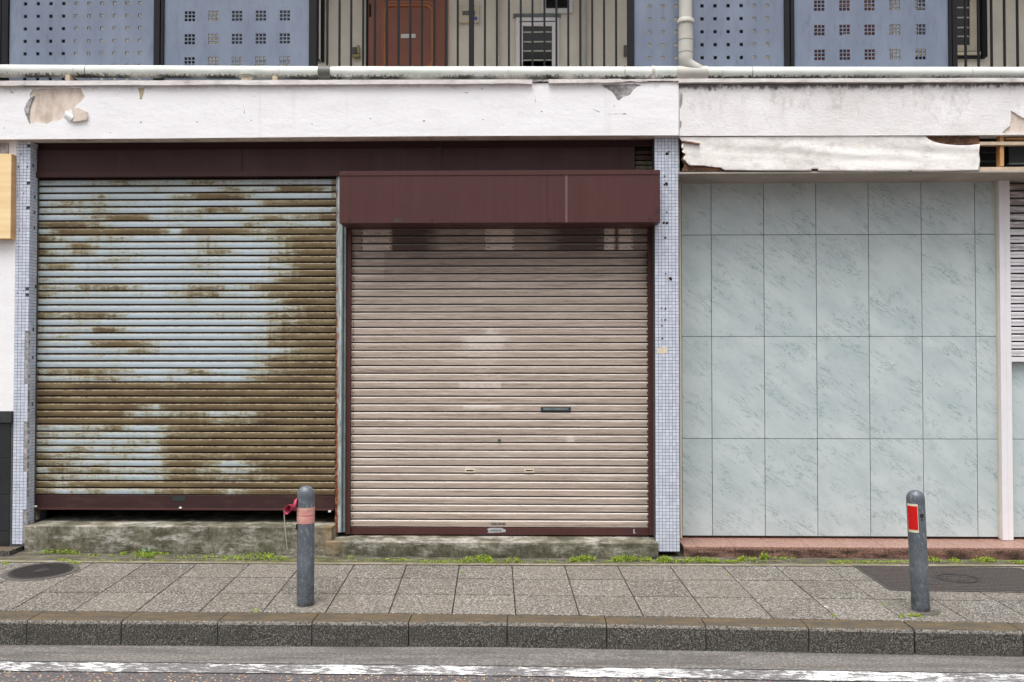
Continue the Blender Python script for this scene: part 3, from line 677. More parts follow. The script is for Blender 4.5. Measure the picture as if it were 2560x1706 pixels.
b.build('black_wall_tile', wall_t, .002)
b = MB(); b.box(BX0, X(60), -.16, .1, -.05, Z(1377, -.16, 30), 'kerb_concrete'); b.build('side_doorstep', bld, .004)
b = MB(); b.box(BX0, X(17), -.012, 0, Z(385), Z(352), 'bare_cement'); b.build('rough_render', bld)

# doorsteps
b = MB(); z1 = Z(1317, -.05, 440)
b.box(X(60.5, -.05, 1350), X(829, -.05, 1350), -.05, .95, -.05, z1, 'mossy_concrete')
o = b.build('doorstep', bld, .006); o['label'] = 'tall mossy concrete doorstep below the rusty shutter'
b = MB(); z1b = Z(1356.5, -.08, 1230)
b.box(X(813, -.08, 1375), X(1646.5, -.08, 1375), -.08, .35, -.05, z1b, 'mossy_concrete')
o = b.build('doorstep', bld, .006); o['label'] = 'low stained concrete doorstep below the beige shutter'
b = MB(); zg = Z(1368.5, 0, 2100); x0 = X(1709, 0, 1380); xe = [x0, X(1741, 0)] + [X(1741 + 93.5 * k, 0) for k in range(1, 30)]
for i in range(len(xe) - 1):
    b.box(xe[i] + .001, xe[i + 1] - .001, 0 + random.uniform(-.001, .001), .36, -.05, zg + random.uniform(-.0004, .0004), 'red_granite')
o = b.build('granite_step', bld, .003); o['label'] = 'polished red granite step'

# ---- roller shutters
def curtain(name, parent, x0, x1, ztop, pit, n, prof, Y, m, stain, nx, skew=0.0, extra=None):
    b = MB(); vs = []; st = []; ed = []; se = []; cr = []
    for r in range(n):
        for t, d, e in prof:
            se += [1.0 if d > .005 else 0.0] * (nx + 1); cr += [1.0 if e >= .45 and t > .02 and t < .16 else 0.0] * (nx + 1)  # masks for painted groove darkness and painted chamfer highlight
            for i in range(nx + 1):
                u = i / nx; s_, e2 = stain(r + .0, u, t)
                vs.append((x0 + (x1 - x0) * u, Y + d, ztop - (r + t) * pit + skew * u * (r / n))); st.append(s_); ed.append(max(e, e2))
    fs = []; rows = n * len(prof); w = nx + 1
    for r in range(rows - 1):
        for i in range(nx): a = r * w + i; fs.append((a + w, a + w + 1, a + 1, a))
    b.add(vs, fs, m)
    if extra: extra(b)
    k = len(b.v) - len(st); b.at = {'stain': st + [0.0] * k, 'edge': ed + [0.0] * k, 'seam_grime_shade': se + [0.0] * k, 'crest_highlight': cr + [0.0] * k}
    return b.build(name, parent, fix=False)
RUST = """2223433244322222 1111113112533763 2114100358631011 2443221111115677 2334211336521112 1124682231135347 5854111211142323 2787886188754799 6323321123223579 3262121124111589
6251231135312479 2212321032213589 4612210133112389 2111000123102489 3211000011013689 4345531145247889 5222221345224689 3111100121113678 1110000000111467 6455400123324567
2131000000013567 3225520100014678 2311012000125679 3225763110124678 2111343100001467 1012210000024667 1011100000015778 4555421253124668 3334422312136888 8999996688699999
9999998888799999 8888888888688999 9989963778788999 7888733453347888 8888877775558889 3234522577778888 4343222677788889 3223333888788999 3243332788778888 5443432666577888
4433211885246778 3644333664346778 5343312665456778 7467778887788999 6334224667368667""".split()
rj = random.Random(11); RJ = [[rj.uniform(-.5, .5) for _ in range(17)] for _ in range(46)]
def stain_blue(r, u, t):
    row = RUST[min(int(r), 44)]; q = u * 16 - .5; i = max(0, min(15, int(math.floor(q)))); k = min(15, i + 1); f = min(1, max(0, q - i))
    v = (int(row[i]) + RJ[int(r)][i] * .35) * (1 - f) + (int(row[k]) + RJ[int(r)][k] * .35) * f
    if u < .02 or u > .985: v += 2
    return v / 9.0, 0.0
SY = .14; zt = Z(447.5, SY, 460); zbot = Z(1238, SY, 460); n = 45
prof = [(0, .010, 1), (.10, .010, 1), (.11, -.001, 1), (.19, -.0065, .9), (.22, -.0075, .1), (.50, -.0088, 0), (.84, -.0060, 0), (.885, -.004, .4), (.895, .010, 1), (.995, .010, 1)]
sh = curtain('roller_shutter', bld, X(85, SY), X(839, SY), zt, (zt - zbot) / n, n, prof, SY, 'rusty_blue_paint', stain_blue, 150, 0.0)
sh['label'] = 'rusty pale blue roller shutter left slightly open at the bottom'
b = MB(); b.box(X(84, SY, 1250), X(838, SY, 1250), SY - .016, SY + .02, Z(1272, SY - .016, 460), zbot, 'bottom_rail_steel'); b.box(X(84, SY), X(838, SY), SY - .024, SY + .02, Z(1276, SY - .02, 460), Z(1271, SY - .02, 460), 'maroon_steel')
b.build('bottom_rail', sh, .002)
for px, py in ((89, 1266.5), (451, 1270), (824, 1279)):
    b = MB(); c = P(px, py, SY - .03); b.box(c[0] - .011, c[0] + .011, SY - .034, SY - .024, c[1] - .007, c[1] + .007, 'paper'); b.build('rail_stop', sh, .003)
b = MB(); padd(b, 'plate_dark', 431, 1242, 463, 1253, SY - .0185, SY - .012); o = b.build('maker_plate', sh, .001)
b = MB(); padd(b, 'shaded_maroon_steel', 79, 441, 85.5, 1276, SY - .03, SY + .03); b.build('guide_rail', sh)
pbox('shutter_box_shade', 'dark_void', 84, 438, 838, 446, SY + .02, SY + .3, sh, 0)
# brown jamb remnants below the curtain
b = MB(); padd(b, 'mossy_concrete', 88, 1277, 93, 1300, SY, SY + .04); b.build('jamb_stub', sh)

# mullion post between the two shutters
b = MB(); xs = [X(837, .1), X(839.5, .1), X(843, .1), X(848, .1), X(854, .1)]; nz = 150; z0, z1_ = z1 - .04, Z(428, .1); vs = []; at = []
z0 = Z(1333, .1)
for i in range(nz + 1):
    z = z0 + (z1_ - z0) * i / nz; t = i / nz
    sev = max(0, 1 - t * 1.25)
    for k, x in enumerate(xs):
        yy = (.10, .094, .10, .094, .094)[k] + (random.uniform(-.003, .003) * sev if k < 3 else 0)
        if k == 0: yy = .16
        vs.append((x + (random.uniform(-.001, .002) * sev if k in (1, 2) else 0), yy, z)); at.append((.4 + .65 * sev, .45 + .6 * sev, .35 + .5 * sev, .12 + .3 * sev, .0)[k])
fs = []
for i in range(nz):
    for k in range(4): a = i * 5 + k; fs.append((a, a + 1, a + 6, a + 5))
b.add(vs, fs, 'rusting_steel'); b.at = {'stain': at}; mul = b.build('shutter_mullion', bld, fix=False); mul['label'] = 'steel mullion eaten by orange rust'
b = MB(); zz1 = Z(430, .1); b.box(X(854, .1) + .0005, X(857, .1), .096, .16, z0, zz1, 'grey_green_steel'); b.box(X(857, .1) + .0005, X(859.5, .11), .112, .16, z0, zz1, 'grey_green_steel'); b.box(X(859.5, .1) + .0005, X(864, .1), .10, .16, z0, zz1, 'grey_green_steel')
b.build('steel_channel', mul, .001)

# beige shutter
BY = .17
ztb, zbb = Z(571, BY, 1250), Z(1319.5, BY, 1250); nb = 39; pitb = (ztb - zbb) / nb
def g2(u, pxa, pxb, soft=.006):
    px = 876 + (1620 - 876) * u
    return max(0, min(1, (px - pxa) / (soft * 744) + .5)) * max(0, min(1, (pxb - px) / (soft * 744) + .5))
def stain_beige(r, u, t):
    r = int(r); d = 0; e = 0; px = 876 + 744 * u
    if r < 3:
        d = .25
        if r < 3: d = .45 + .55 * g2(u, 978, 1070, .08) * 1 + .55 * g2(u, 1400, 1512, .1) + .3 * (math.sin(px * .02) > 0) * .2
        if r <= 2: d += .12
        for a, c in ((905, 978), (1215, 1285), (1512, 1583)):
            k = g2(u, a, c, .003)
            if k > 0: d *= (1 - .9 * k); e = max(e, k * .45)
        k = math.exp(-((px - 1542) / 6) ** 2)
        if k > .1: d = max(d, k); e *= (1 - k)
    elif r < 9: d = (.68, .58, .48, .36, .24, .14)[r - 3] - .15 * (px < 960)
    if 12 < r < 19:
        w = {13: (1195, 1262), 14: (1147, 1275), 15: (1147, 1275), 16: (1150, 1262), 17: (1150, 1262), 18: (1150, 1262)}.get(r)
        if w: e = max(e, g2(u, w[0], w[1], .08) * {13: .6, 14: .75, 15: .6, 16: .34, 17: .34, 18: .36}[r])
    if r in (19, 20): e = max(e, g2(u, 1147, 1255, .004) * (.55 if r == 20 else .36) + g2(u, 1255, 1400, .1) * .18)
    if r == 23: e = max(e, g2(u, 1155, 1255, .03) * .8 * (t < .6))
    if r == 27: e = max(e, math.exp(-((px - 1425) / 16) ** 2) * .7)
    d += (.35 if r > 2 else .1) * (math.exp(-(px - 876) / 14) + math.exp(-(1620 - px) / 14))
    w = math.exp(-((px - 1200) / 95) ** 2) * math.exp(-((r - 17) / 7) ** 2); e = max(e, .42 * w)
    if r > 9: e = max(e, .12 + .1 * min(1, (r - 9) / 25))
    return d, e
profb = [(0, .012, 0), (.03, .012, 0), (.035, .004, .5), (.15, -.0125, .5), (.19, -.0125, .1), (.34, -.0122, 0), (.87, -.0080, 0), (.88, .012, 0), (.995, .012, 0)]  # pale edge value on the top chamfer adds to its painted highlight
def locks(b):
    for r in range(3, nb):
        z = ztb - (r + .5) * pitb
        b.box(X(884, BY), X(885.2, BY), BY - .0142, BY - .005, z - .009 + random.uniform(-.004, .004), z + .007, 'dark_void')
        b.box(X(1616.5, BY), X(1618.4, BY), BY - .0142, BY - .005, z - .009, z + .008 + random.uniform(-.004, .004), 'dark_void')
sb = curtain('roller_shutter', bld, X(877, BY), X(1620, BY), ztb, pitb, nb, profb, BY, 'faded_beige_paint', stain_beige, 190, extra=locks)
sb['label'] = 'closed beige brown roller shutter with bare patches near the top'
pbox('bottom_rail', 'maroon_steel', 876, 1320, 1621, 1338, BY - .014, BY + .02, sb, .002)
pbox('guide_rail', 'maroon_steel', 862.5, 560, 876, 1336, BY - .045, BY + .02, sb, .002)
pbox('guide_rail', 'maroon_steel', 1621, 560, 1637, 1339, BY - .045, BY + .02, sb, .002)
# screws and slots left where fittings were removed
for r in range(3):
    z = ztb - (r + .55) * pitb
    for a in (905, 975, 1220, 1282, 1517, 1580):
        b = MB(); q = X(a, BY); b.box(q - .004, q + .004, BY - .0145, BY - .005, z - .005, z + .005, 'rust_spot'); b.build('screw_hole', sb)
b = MB(); padd(b, 'plate_dark', 1352, 1018, 1427, 1029, BY - .016, BY - .008); o = b.build('letter_slot', sb, .001)
b = MB(); padd(b, 'grey_green_steel', 1358, 1020.5, 1421, 1026, BY - .0185, BY - .0155); b.build('letter_slot', sb, .001); bpy.data.objects.remove(scene.objects['letter_slot.001']) if False else None
b = MB(); c = P(1248.5, 1101, BY - .012); b.tube([(c[0], BY - .018, c[1]), (c[0], BY - .006, c[1])], .0135, 'grey_green_steel'); b.tube([(c[0], BY - .0185, c[1]), (c[0], BY - .0175, c[1])], .006, 'dark_void'); b.build('lock_cylinder', sb)
for a in (1163, 1311.5):
    b = MB(); fr = lambda i: [P(a + i, 1173 + i, BY - .013), P(a + 24 - i, 1173 + i, BY - .013), P(a + 24 - i, 1181.5 - i, BY - .013), P(a + i, 1181.5 - i, BY - .013)]
    b.poly(fr(0), BY - .0165, BY - .005, 'cream_border', holes=[fr(2.4)]); b.poly(fr(2.4), BY - .0138, BY - .006, 'shaded_maroon_steel'); b.build('pull_handle', sb, .0006)
def text(body, size, loc, m, parent, name, squash=1.0):
    cu = bpy.data.curves.new(name, 'FONT'); cu.body = body; cu.size = size; cu.align_x = 'CENTER'; cu.align_y = 'CENTER'; cu.extrude = .0004; cu.offset = size * .02
    t = bpy.data.objects.new(name, cu); scene.collection.objects.link(t)
    dg = bpy.context.evaluated_depsgraph_get(); me = bpy.data.meshes.new_from_object(t.evaluated_get(dg)); bpy.data.objects.remove(t)
    me.transform(Matrix.Scale(squash, 4, (1, 0, 0))); me.transform(Matrix.Translation(loc) @ Matrix.Rotation(math.pi / 2, 4, 'X'))
    me.materials.clear(); me.materials.append(MT[m]); o = bpy.data.objects.new(name, me); scene.collection.objects.link(o); attach(o, parent); return o
c = P(1246, 1310, BY - .0105); text('0120-129-365', .0255, (c[0], BY - .0135, c[1]), 'label_ink', sb, 'phone_number', .80)
b = MB(); st_ = rough_line([(1217, 1323), (1222, 1322), (1223, 1320), (1256, 1320.5), (1257, 1323), (1264, 1324), (1264, 1331), (1240, 1332), (1218, 1333), (1222, 1329)], .4, 5, 3)
b.poly([P(a, c_, BY - .0155) for a, c_ in st_], BY - .0158, BY - .014, 'label_silver'); b.build('torn_sticker', sb)
c = P(1240, 1327, BY - .0155); text('0120-129-365', .018, (c[0], BY - .0163, c[1]), 'plate_dark', sb, 'phone_number', .85)
b = MB(); b.poly([P(a, c_, BY - .0155) for a, c_ in [(1583, 1324), (1587, 1323), (1586, 1329), (1590, 1334), (1583, 1334)]], BY - .0156, BY - .014, 'label_silver'); b.build('torn_sticker', sb)
# shutter box
KY = -.15
kb = pbox('shutter_housing', 'maroon_steel', 848.5, 429.5, 1650.5, 557.5, KY, BY + .05, bld, .0025); kb['label'] = 'boxy maroon steel shutter housing'
pbox('top_flange', 'maroon_steel', 848.5, 427, 1650.5, 438, KY - .004, KY + .05, kb, .001)
pbox('panel_seam', 'shaded_maroon_steel', 1368, 438.5, 1369.6, 556.5, KY - .0012, KY + .01, kb, 0)
pbox('scuffed_stripe', 'plate_scuff' if 'plate_scuff' in MT else plain('plate_scuff', S(112, 84, 86), .6).name, 1413.5, 438.5, 1418.5, 556.5, KY - .0006, KY + .01, kb, 0)
b = MB(); b.poly([P(a, c, KY - .001) for a, c in rough_line([(1636, 534), (1643, 526), (1650, 522), (1650, 527), (1644, 532), (1638, 536)], .4, 3, 4)], KY - .0015, KY + .01, 'shaded_maroon_steel'); b.build('dent', kb)
b = MB(); b.poly([P(a, c, KY - .001) for a, c in rough_line([(984, 552), (990, 546), (1002, 548), (1008, 554), (1000, 557), (986, 557)], .5, 3, 4)], KY - .0008, KY + .01, 'joint_dirt_dark'); b.build('grime_patch', kb)
for a, c_ in ((873, 553), (1080, 550), (1375.5, 549), (1374, 431), (1088, 434), (873, 435), (1628, 430), (1623, 547), (1630, 548), (1644, 548), (852, 502)):
    b = MB(); q = P(a, c_, KY - .004); b.tube([(q[0], KY - .0065, q[1]), (q[0], KY, q[1])], .0035, 'dark_void', 8); b.build('rivet', kb)

# ---- right-hand unit: veined panels
MY = .33
back = MB(); back.box(X(1700, MY), BX1, MY + .006, MY + .15, -.05, Z(400, MY), 'rust_spot'); back_o = back.build('panelled_wall', bld); back_o['label'] = 'pale green veined panel wall'
b = MB(); xs = [1704.5, 1779.3, 1911, 2042, 2173.5, 2306, 2440.5] + [2440.5 + 133 * k for k in range(1, 16)]; ys = [436, 587, 841.5, 1097.5, 1341.5]
for i in range(len(xs) - 1):
    for k in range(4):
        b.box(X(xs[i], MY, 890) + .0022, X(xs[i + 1], MY, 890) - .0022, MY, MY + .006, Z(ys[k + 1], MY, 2100) + .0022, Z(ys[k], MY, 2100) - .0022, 'veined_green_panel')
b.build('veined_panel', back_o, .0008)
b = MB(); padd(b, 'cream_border', 1699, 440, 1704, 1346, MY - .05, MY + .02); b.build('edge_bead', back_o, .001)
# torn cladding board above
bd = MB(); bd.poly([P(a, c_, -.04) for a, c_ in rough_line([(1704, 341), (2448, 341), (2448, 428), (1706, 428), (1711, 410), (1704, 398), (1710, 384), (1703, 368)], .8, 5, 31)], -.04, -.02, 'plywood')
board = bd.build('cladding_board', bld); board['label'] = 'rotting plywood board wrapped in torn white sheet'
rg = rough_line([(1714, 405), (1708, 397), (1714, 389), (1705, 381), (1711, 374), (1703, 367), (1709, 359), (1701, 351), (1698, 340.5)], 2.2, 3, 21, False)
sheet = [(2312, 340.5), (2318, 347), (2328, 353), (2345, 359), (2370, 363), (2400, 365), (2425, 364), (2448, 361), (2447, 385), (2449, 400), (2447, 427), (2420, 427.5), (2330, 430), (2280, 430.5), (2276, 427), (2268, 430), (2150, 429.5), (2046, 429), (2043, 423), (2028, 423), (2027, 428.5), (1930, 428), (1812, 426.5), (1800, 420), (1780, 418), (1757, 415), (1740, 414.5), (1722, 414)]
def grid_sheet():
    # outline tessellated with inner points so the sheet can ripple
    from mathutils.geometry import delaunay_2d_cdt
    out = [P(a, c_, -.05) for a, c_ in sheet + rg]; n = len(out)
    pts = [Vector(p) for p in out]; rs = random.Random(5)
    for i in range(150):
        for k in range(16):
            a, c_ = 1706 + i * 4.95, 344 + k * 5.3
            pts.append(Vector(P(a + rs.uniform(-1, 1), c_ + rs.uniform(-1, 1), -.05)))
    v, e, f, *_ = delaunay_2d_cdt(pts, [(i, (i + 1) % n) for i in range(n)], [list(range(n))], 1, 1e-5)
    zlo, zhi = Z(430, -.05, 2100), Z(340, -.05, 2100)
    from mathutils import noise as nz_
    vs = []
    for p in v:
        t = (p.x - X(1700, -.05)) / (X(2448, -.05) - X(1700, -.05)); h = (p.y - zlo) / (zhi - zlo)
        w = (abs(nz_.noise(Vector((p.x * .8, (p.y + p.x * .09) * 9, 3)))) * -.016 + .005) + nz_.noise(Vector((p.x * 1.8, (p.y + p.x * .07) * 20, 7))) * .004
        w *= (.35 + .9 * t) * min(1.0, max(0.0, 5 * h * (1 - h)))
        vs.append((p.x, -.058 + w, p.y))
    return vs, [tuple(q) for q in f]
vs, fs = grid_sheet(); b = MB(); b.add(vs, fs, 'wrinkled_sheet'); o = b.build('torn_sheet', board, smooth=True)
md = o.modifiers.new('thick', 'SOLIDIFY'); md.thickness = .0015
b = MB(); b.poly([P(a, c_, -.062) for a, c_ in rough_line([(1707, 353), (1735, 357), (1750, 360), (1747, 363), (1720, 359), (1707, 357)], .5, 4, 4)], -.074, -.055, 'plywood'); b.build('split_edge', board)
# soffit beam beneath
b = MB(); b.box(X(1700, -.05), BX1, -.05, .34, Z(433.5, -.05, 2100), Z(430, -.05, 2100) + .004, 'beam_paint'); o = b.build('soffit_beam', bld, .002)
b = MB(); b.box(X(1698.5, -.05), BX1, .2, .34, Z(433, .0, 2100), Z(405, 0, 2100), 'beam_paint'); b.build('soffit_beam', bld, .002)
# open wooden frame at far right
fr = thing('tmp', '', '') if False else None
of = MB(); padd(of, 'wood_pale', 2449, 354, 2760, 362.5, -.045, .0); frame = of.build('open_wood_frame', bld, .002); frame['label'] = 'exposed timber frame where the board has gone'
pbox('stud', 'wood_raw', 2500, 341, 2510, 416, -.03, .03, frame, .002); pbox('bottom_batten', 'wood_pale', 2449, 417.5, 2760, 427, -.05, .0, frame, .002)
pbox('top_batten', 'wood_raw', 2514, 344, 2760, 349, -.02, .02, frame, .002)
pbox('dark_recess', 'interior_dark', 2440, 338, 2800, 430, .16, .3, frame, 0)
for y0 in (380, 402): pbox('inner_slat', 'plate_dark', 2452, y0, 2496, y0 + 3, .08, .1, frame, .001)
pbox('inner_panel', 'black_granite', 2522, 368, 2760, 412, .1, .12, frame, .001); pbox('inner_slat', 'grey_green_steel', 2522, 407, 2760, 411, .06, .09, frame, .001)
pbox('pier_edge', 'bare_cement', 1690.5, 342, 1698.5, 440, .004, .1, bld, 0)
# white post
po = pbox('white_post', 'white_metal', 2502, 446, 2529.5, 1352, .27, .36, bld, .004); po['label'] = 'white metal post beside the veined panels'
pbox('post_rib', 'white_metal', 2516, 448, 2518, 1350, .267, .28, po, .0008)
pbox('post_bead', 'cream_border', 2495.5, 446, 2498.5, 1347, .305, .36, po, .001); pbox('post_gasket', 'dark_void', 2498.6, 446, 2502.2, 1347, .31, .36, po, 0)
# pale shutter
PY = .29; zp = Z(446, PY); pn = 24; pitp = (Z(446, PY) - Z(893, PY)) / pn
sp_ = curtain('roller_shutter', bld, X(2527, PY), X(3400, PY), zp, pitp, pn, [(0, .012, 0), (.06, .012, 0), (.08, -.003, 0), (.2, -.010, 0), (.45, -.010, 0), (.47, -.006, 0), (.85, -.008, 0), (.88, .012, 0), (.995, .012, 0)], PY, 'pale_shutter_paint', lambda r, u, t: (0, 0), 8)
sp_['label'] = 'pale grey shutter stopped halfway, at the right edge'
pbox('bottom_rail', 'white_metal', 2527, 893, 3400, 905, PY - .012, PY + .02, sp_, .002)

# ---- upstairs: door, windows and fittings on the walkway wall
WY = 1.5
def rrect(x0, y0, x1, y1, r, Y, n=6):
    pts = []
    for cx, cy, a0 in ((x1 - r, y0 + r, 0), (x0 + r, y0 + r, 90), (x0 + r, y1 - r, 180), (x1 - r, y1 - r, 270)):
        for k in range(n + 1):
            a = R(a0 + 90 * k / n); pts.append(P(cx + r * math.cos(a), cy - r * math.sin(a), Y))
    return pts
def door(x0, x1, label, dm='door_brown'):
    dr = pbox('apartment_door', dm, x0, -120, x1, 230, WY - .03, WY + .02, bld, .003); dr['label'] = label
    w = x1 - x0; a, c_ = x0 + w * .165, x1 - w * .165
    b = MB(); b.poly(rrect(a, 4, c_, 176, 20, WY - .045), WY - .045, WY - .031, 'door_trim', holes=[rrect(a + 9, 15, c_ - 9, 166, 18, WY - .045)[::-1]]); b.build('door_moulding', dr)
    b = MB(); b.poly(rrect(a + 1.5, 6, c_ - 1.5, 174, 19, WY - .049), WY - .049, WY - .044, dm, holes=[rrect(a + 5, 11, c_ - 5, 170, 18, WY - .049)[::-1]]); b.build('door_moulding', dr)
    b = MB(); padd(b, 'aluminium', (x0 + x1) / 2 - 18.5, 85, (x0 + x1) / 2 + 18.5, 95.5, WY - .04, WY - .03); ms = b.build('mail_slot', dr, .002)
    b = MB(); padd(b, 'dark_paint', x0 - 6, -120, x0, 230, WY - .022, WY + .02); b.build('door_frame', dr)
    b = MB(); padd(b, 'dark_void', x0 + 2, 10, x0 + 6, 42, WY - .04, WY - .03); b.build('hinge', dr)
door(921, 1120, 'brown apartment door with rounded moulding and mail slot')
door(2030, 2226, 'dark red brown apartment door seen through the perforated panels', 'door_dark')
def window(x0, y0, x1, y1, lines, label, m='white_metal'):
    w = MB(); o_ = [P(x0, y0, WY - .03), P(x1, y0, WY - .03), P(x1, y1, WY - .03), P(x0, y1, WY - .03)]; i_ = [P(x0 + 17, y0 + 21, WY - .03), P(x1 - 17, y0 + 21, WY - .03), P(x1 - 17, y1 - 15, WY - .03), P(x0 + 17, y1 - 15, WY - .03)]
    w.poly(o_, WY - .03, WY, m, holes=[i_[::-1]]); wo_ = w.build('apartment_window', bld); wo_['label'] = label
    pbox('glass', 'dark_glass', x0 + 16, y0 + 20, x1 - 16, y1 - 14, WY - .012, WY - .002, wo_, 0)
    pbox('window_track', 'dark_paint', x0 + 8, y0 + 9, x1 - 8, y0 + 11, WY - .033, WY - .02, wo_, 0)
    for l in lines: pbox('louvre', 'old_pipe_grey', x0 + 18, l, x1 - 18, l + 3.2, WY - .020, WY - .011, wo_, 0)
window(1290, 44, 1397, 230, (79, 103, 126, 149, 172), 'narrow white louvred window right of the brown door')
pbox('window_reveal', 'door_frame_g' if False else 'grey_green_steel', 1283, 34, 1402, 43.5, WY - .02, WY, bld, 0)
window(2275, -80, 2442, 128, (18, 43, 68, 90), 'cream framed louvred window near the right edge', 'cream_metal')
pbox('window_sill', 'cream_metal', 2268, 130, 2452, 138, WY - .07, WY, bld, .003)
pbox('window_sill', 'dark_paint', 2268, 141, 2458, 144, WY - .06, WY, bld, .001)
window(560, -100, 789, 148, (20, 60, 100), 'window behind the left perforated panels', 'aluminium')
pbox('sash_edge', 'dark_paint', 790, -60, 797, 147, WY - .06, WY, bld, 0); pbox('sash_edge', 'aluminium', 797.5, -60, 801.5, 147, WY - .06, WY, bld, 0); pbox('sash_edge', 'dark_void', 802, -60, 808, 150, WY - .06, WY, bld, 0)
pbox('sash_edge', 'dark_paint', 2456, -60, 2468, 142, WY - .08, WY, bld, 0)
# dark openings glimpsed through the left panels
pbox('meter_cupboard', 'dark_void', 60, -80, 180, 230, WY - .02, WY, bld, 0); pbox('meter_cupboard', 'aluminium', 196, 20, 222, 230, WY - .05, WY, bld, 0); pbox('meter_cupboard', 'dark_void', 455, -80, 500, 230, WY - .03, WY, bld, 0)
pbox('meter_cupboard', 'dark_void', 1745, -80, 1860, 230, WY - .02, WY, bld, 0)

vent = thing('vent_hood', 'white exhaust vent with dark grille above the louvred window', 'vent', (X(1391, WY), WY - .05, Z(20, WY)))
pbox('vent_cover', 'aluminium', 1352, -40, 1432, 33, WY - .03, WY - .001, vent, .004); 
b = MB()
for k in range(6): padd(b, 'dark_paint', 1368, -16 + k * 6, 1415, -12.5 + k * 6, WY - .05, WY - .03)
b.build('grille', vent); pbox('grille_frame', 'dark_void', 1365, -30, 1418, 20, WY - .034, WY - .029, vent, 0)
mb_ = thing('door_panel', 'white utility box with small window beside the brown door', 'utility box', (X(1172, WY), WY - .03, Z(34, WY)))
pbox('box_cover', 'cream_metal', 1147, 12, 1198, 56, WY - .04, WY - .001, mb_, .004); pbox('box_window', 'coupling_grey', 1156, 27, 1188, 38, WY - .045, WY - .038, mb_, .001)
b = MB(); q = P(1189, 46, WY - .045); b.tube([(q[0], WY - .044, q[1]), (q[0], WY - .038, q[1])], .018, 'blue_sticker'); b.build('round_sticker', mb_)
for a, r_, lb in ((1248, .009, 'thin pale conduit between the utility box and the louvred window'), (1461, .027, 'pale grey pipe on the wall right of the louvred window')):
    b = MB(); x = X(a, WY - .04); b.tube([(x, WY - .04, 3.7), (x, WY - .04, 6.0)], r_, 'old_pipe_grey'); o = b.build('wall_pipe', None, smooth=True); tag(o, lb, 'pipe')
v = thing('gas_valve', 'small brass valve on the wall left of the brown door', 'valve', (X(890, WY), WY - .03, Z(130, WY)))
pbox('valve_body', 'brass', 881, 135, 899, 143, WY - .05, WY - .001, v, .003); pbox('valve_stem', 'brass', 892, 113, 899, 134, WY - .05, WY - .02, v, .003); pbox('valve_plate', 'coupling_grey', 881, 118, 891, 134, WY - .02, WY - .001, v, .002)
o = pbox('wall_switch', 'coupling_grey', 1560, 113, 1568, 140, WY - .03, WY - .001, None, .003); tag(o, 'small grey switch box on the wall behind the second railing post', 'switch box')

# ---------------------------------------------------------------- walkway railing with perforated panels
rail = thing('walkway_railing', 'dark steel walkway railing with blue perforated panels and thin bars', 'railing', (0, .12, 3.75))
RY = .12; zr0, zr1 = Z(204, RY), 4.92
def post(a, c_, d=.04, name='post'):
    b = MB(); b.box(X(a, RY, 90), X(c_, RY, 90), RY - d / 2, RY + d / 2, zr0, zr1, 'dark_paint'); return b.build(name, rail, .002)
for a, c_ in ((-4, 6), (8, 24), (387, 402), (405, 412), (774, 793), (1568, 1585), (1959, 1972), (1975, 1984), (2369, 2376), (2378, 2390)): post(a, c_, .05)
post(1172.5, 1185, .04)
cross = [780 + q / 2.736 for q in (105, 188, 268, 350, 430, 512, 592, 672, 752, 835, 915, 997, 1183, 1265, 1347, 1428, 1508, 1590, 1672, 1753, 1835, 1917, 1998, 2080)]
for a in cross + [2413.6, 2445.8] + [2478.5 + 32.5 * k for k in range(44)]: post(a - 2.6, a + 2.6, .016, 'bar')
b = MB(); b.box(X(-1500, RY), X(4100, RY), RY - .03, RY + .03, 4.92, 4.97, 'dark_paint'); b.build('top_rail', rail, .003)
for a, c_ in ((793, 1172), (1186, 1568), (2391, 4100)):
    b = MB(); b.box(X(a, RY), X(c_, RY), RY - .02, RY + .02, Z(203, RY), Z(199, RY), 'dark_paint'); b.build('bottom_rail', rail)
def perforated(x0, x1, hxs, hys, hw, grp=None):
    """sheet with real holes, one vertex grid"""
    bx = [x0] + sorted(q for h in hxs for q in (h - hw / 2, h + hw / 2)) + [x1]
    by = [-62] + sorted(q for h in hys for q in (h - hw / 2, h + hw / 2)) + [204]
    vs = []; fs = []
    for y in by:
        for x in bx: q = P(x, 90, RY)[0]; vs.append((q, RY, P(1280, y, RY)[1]))
    w = len(bx)
    for k in range(len(by) - 1):
        for i in range(w - 1):
            if i % 2 == 1 and k % 2 == 1: continue
            a = k * w + i; fs.append((a, a + 1, a + w + 1, a + w))
    b = MB(); b.add(vs, fs, 'blue_grey_panel'); o = b.build('perforated_panel', rail, fix=False)
    md = o.modifiers.new('thick', 'SOLIDIFY'); md.thickness = .012; md.offset = 0
    # frame lip
    return o
hy = [31.5 + 31.6 * k for k in range(-2, 6)]; hy2 = [20 + 32.2 * k for k in range(-2, 6)]
o = perforated(25, 387, [64 + 31.8 * k for k in range(10)], hy, 8.6); o['label'] = 'blue panel with ten columns of small square holes, far left'
gx = lambda cs: [c_ + d for c_ in cs for d in (-9.2, 0, 9.2)]
o = perforated(412, 774, gx((475, 534, 593, 652.5, 712.5)), gx((-23.5, 34.7, 92.5, 150.6, 197.5)) if False else [q for q in gx((-23.5, 34.7, 92.5, 150.6))] , 7.2); o['label'] = 'blue panel with groups of nine holes, left of the bars'
o = perforated(1585, 1959, [1624.3 + 32.65 * k for k in range(10)], hy2, 8.6); o['label'] = 'blue panel with ten columns of small square holes, behind the downpipe'
o = perforated(1984, 2369, gx((2048, 2111, 2173.5, 2236.6, 2300)), gx((-38.5, 22, 82.7, 144)), 7.6); o['label'] = 'blue panel with groups of nine holes, right of the downpipe'

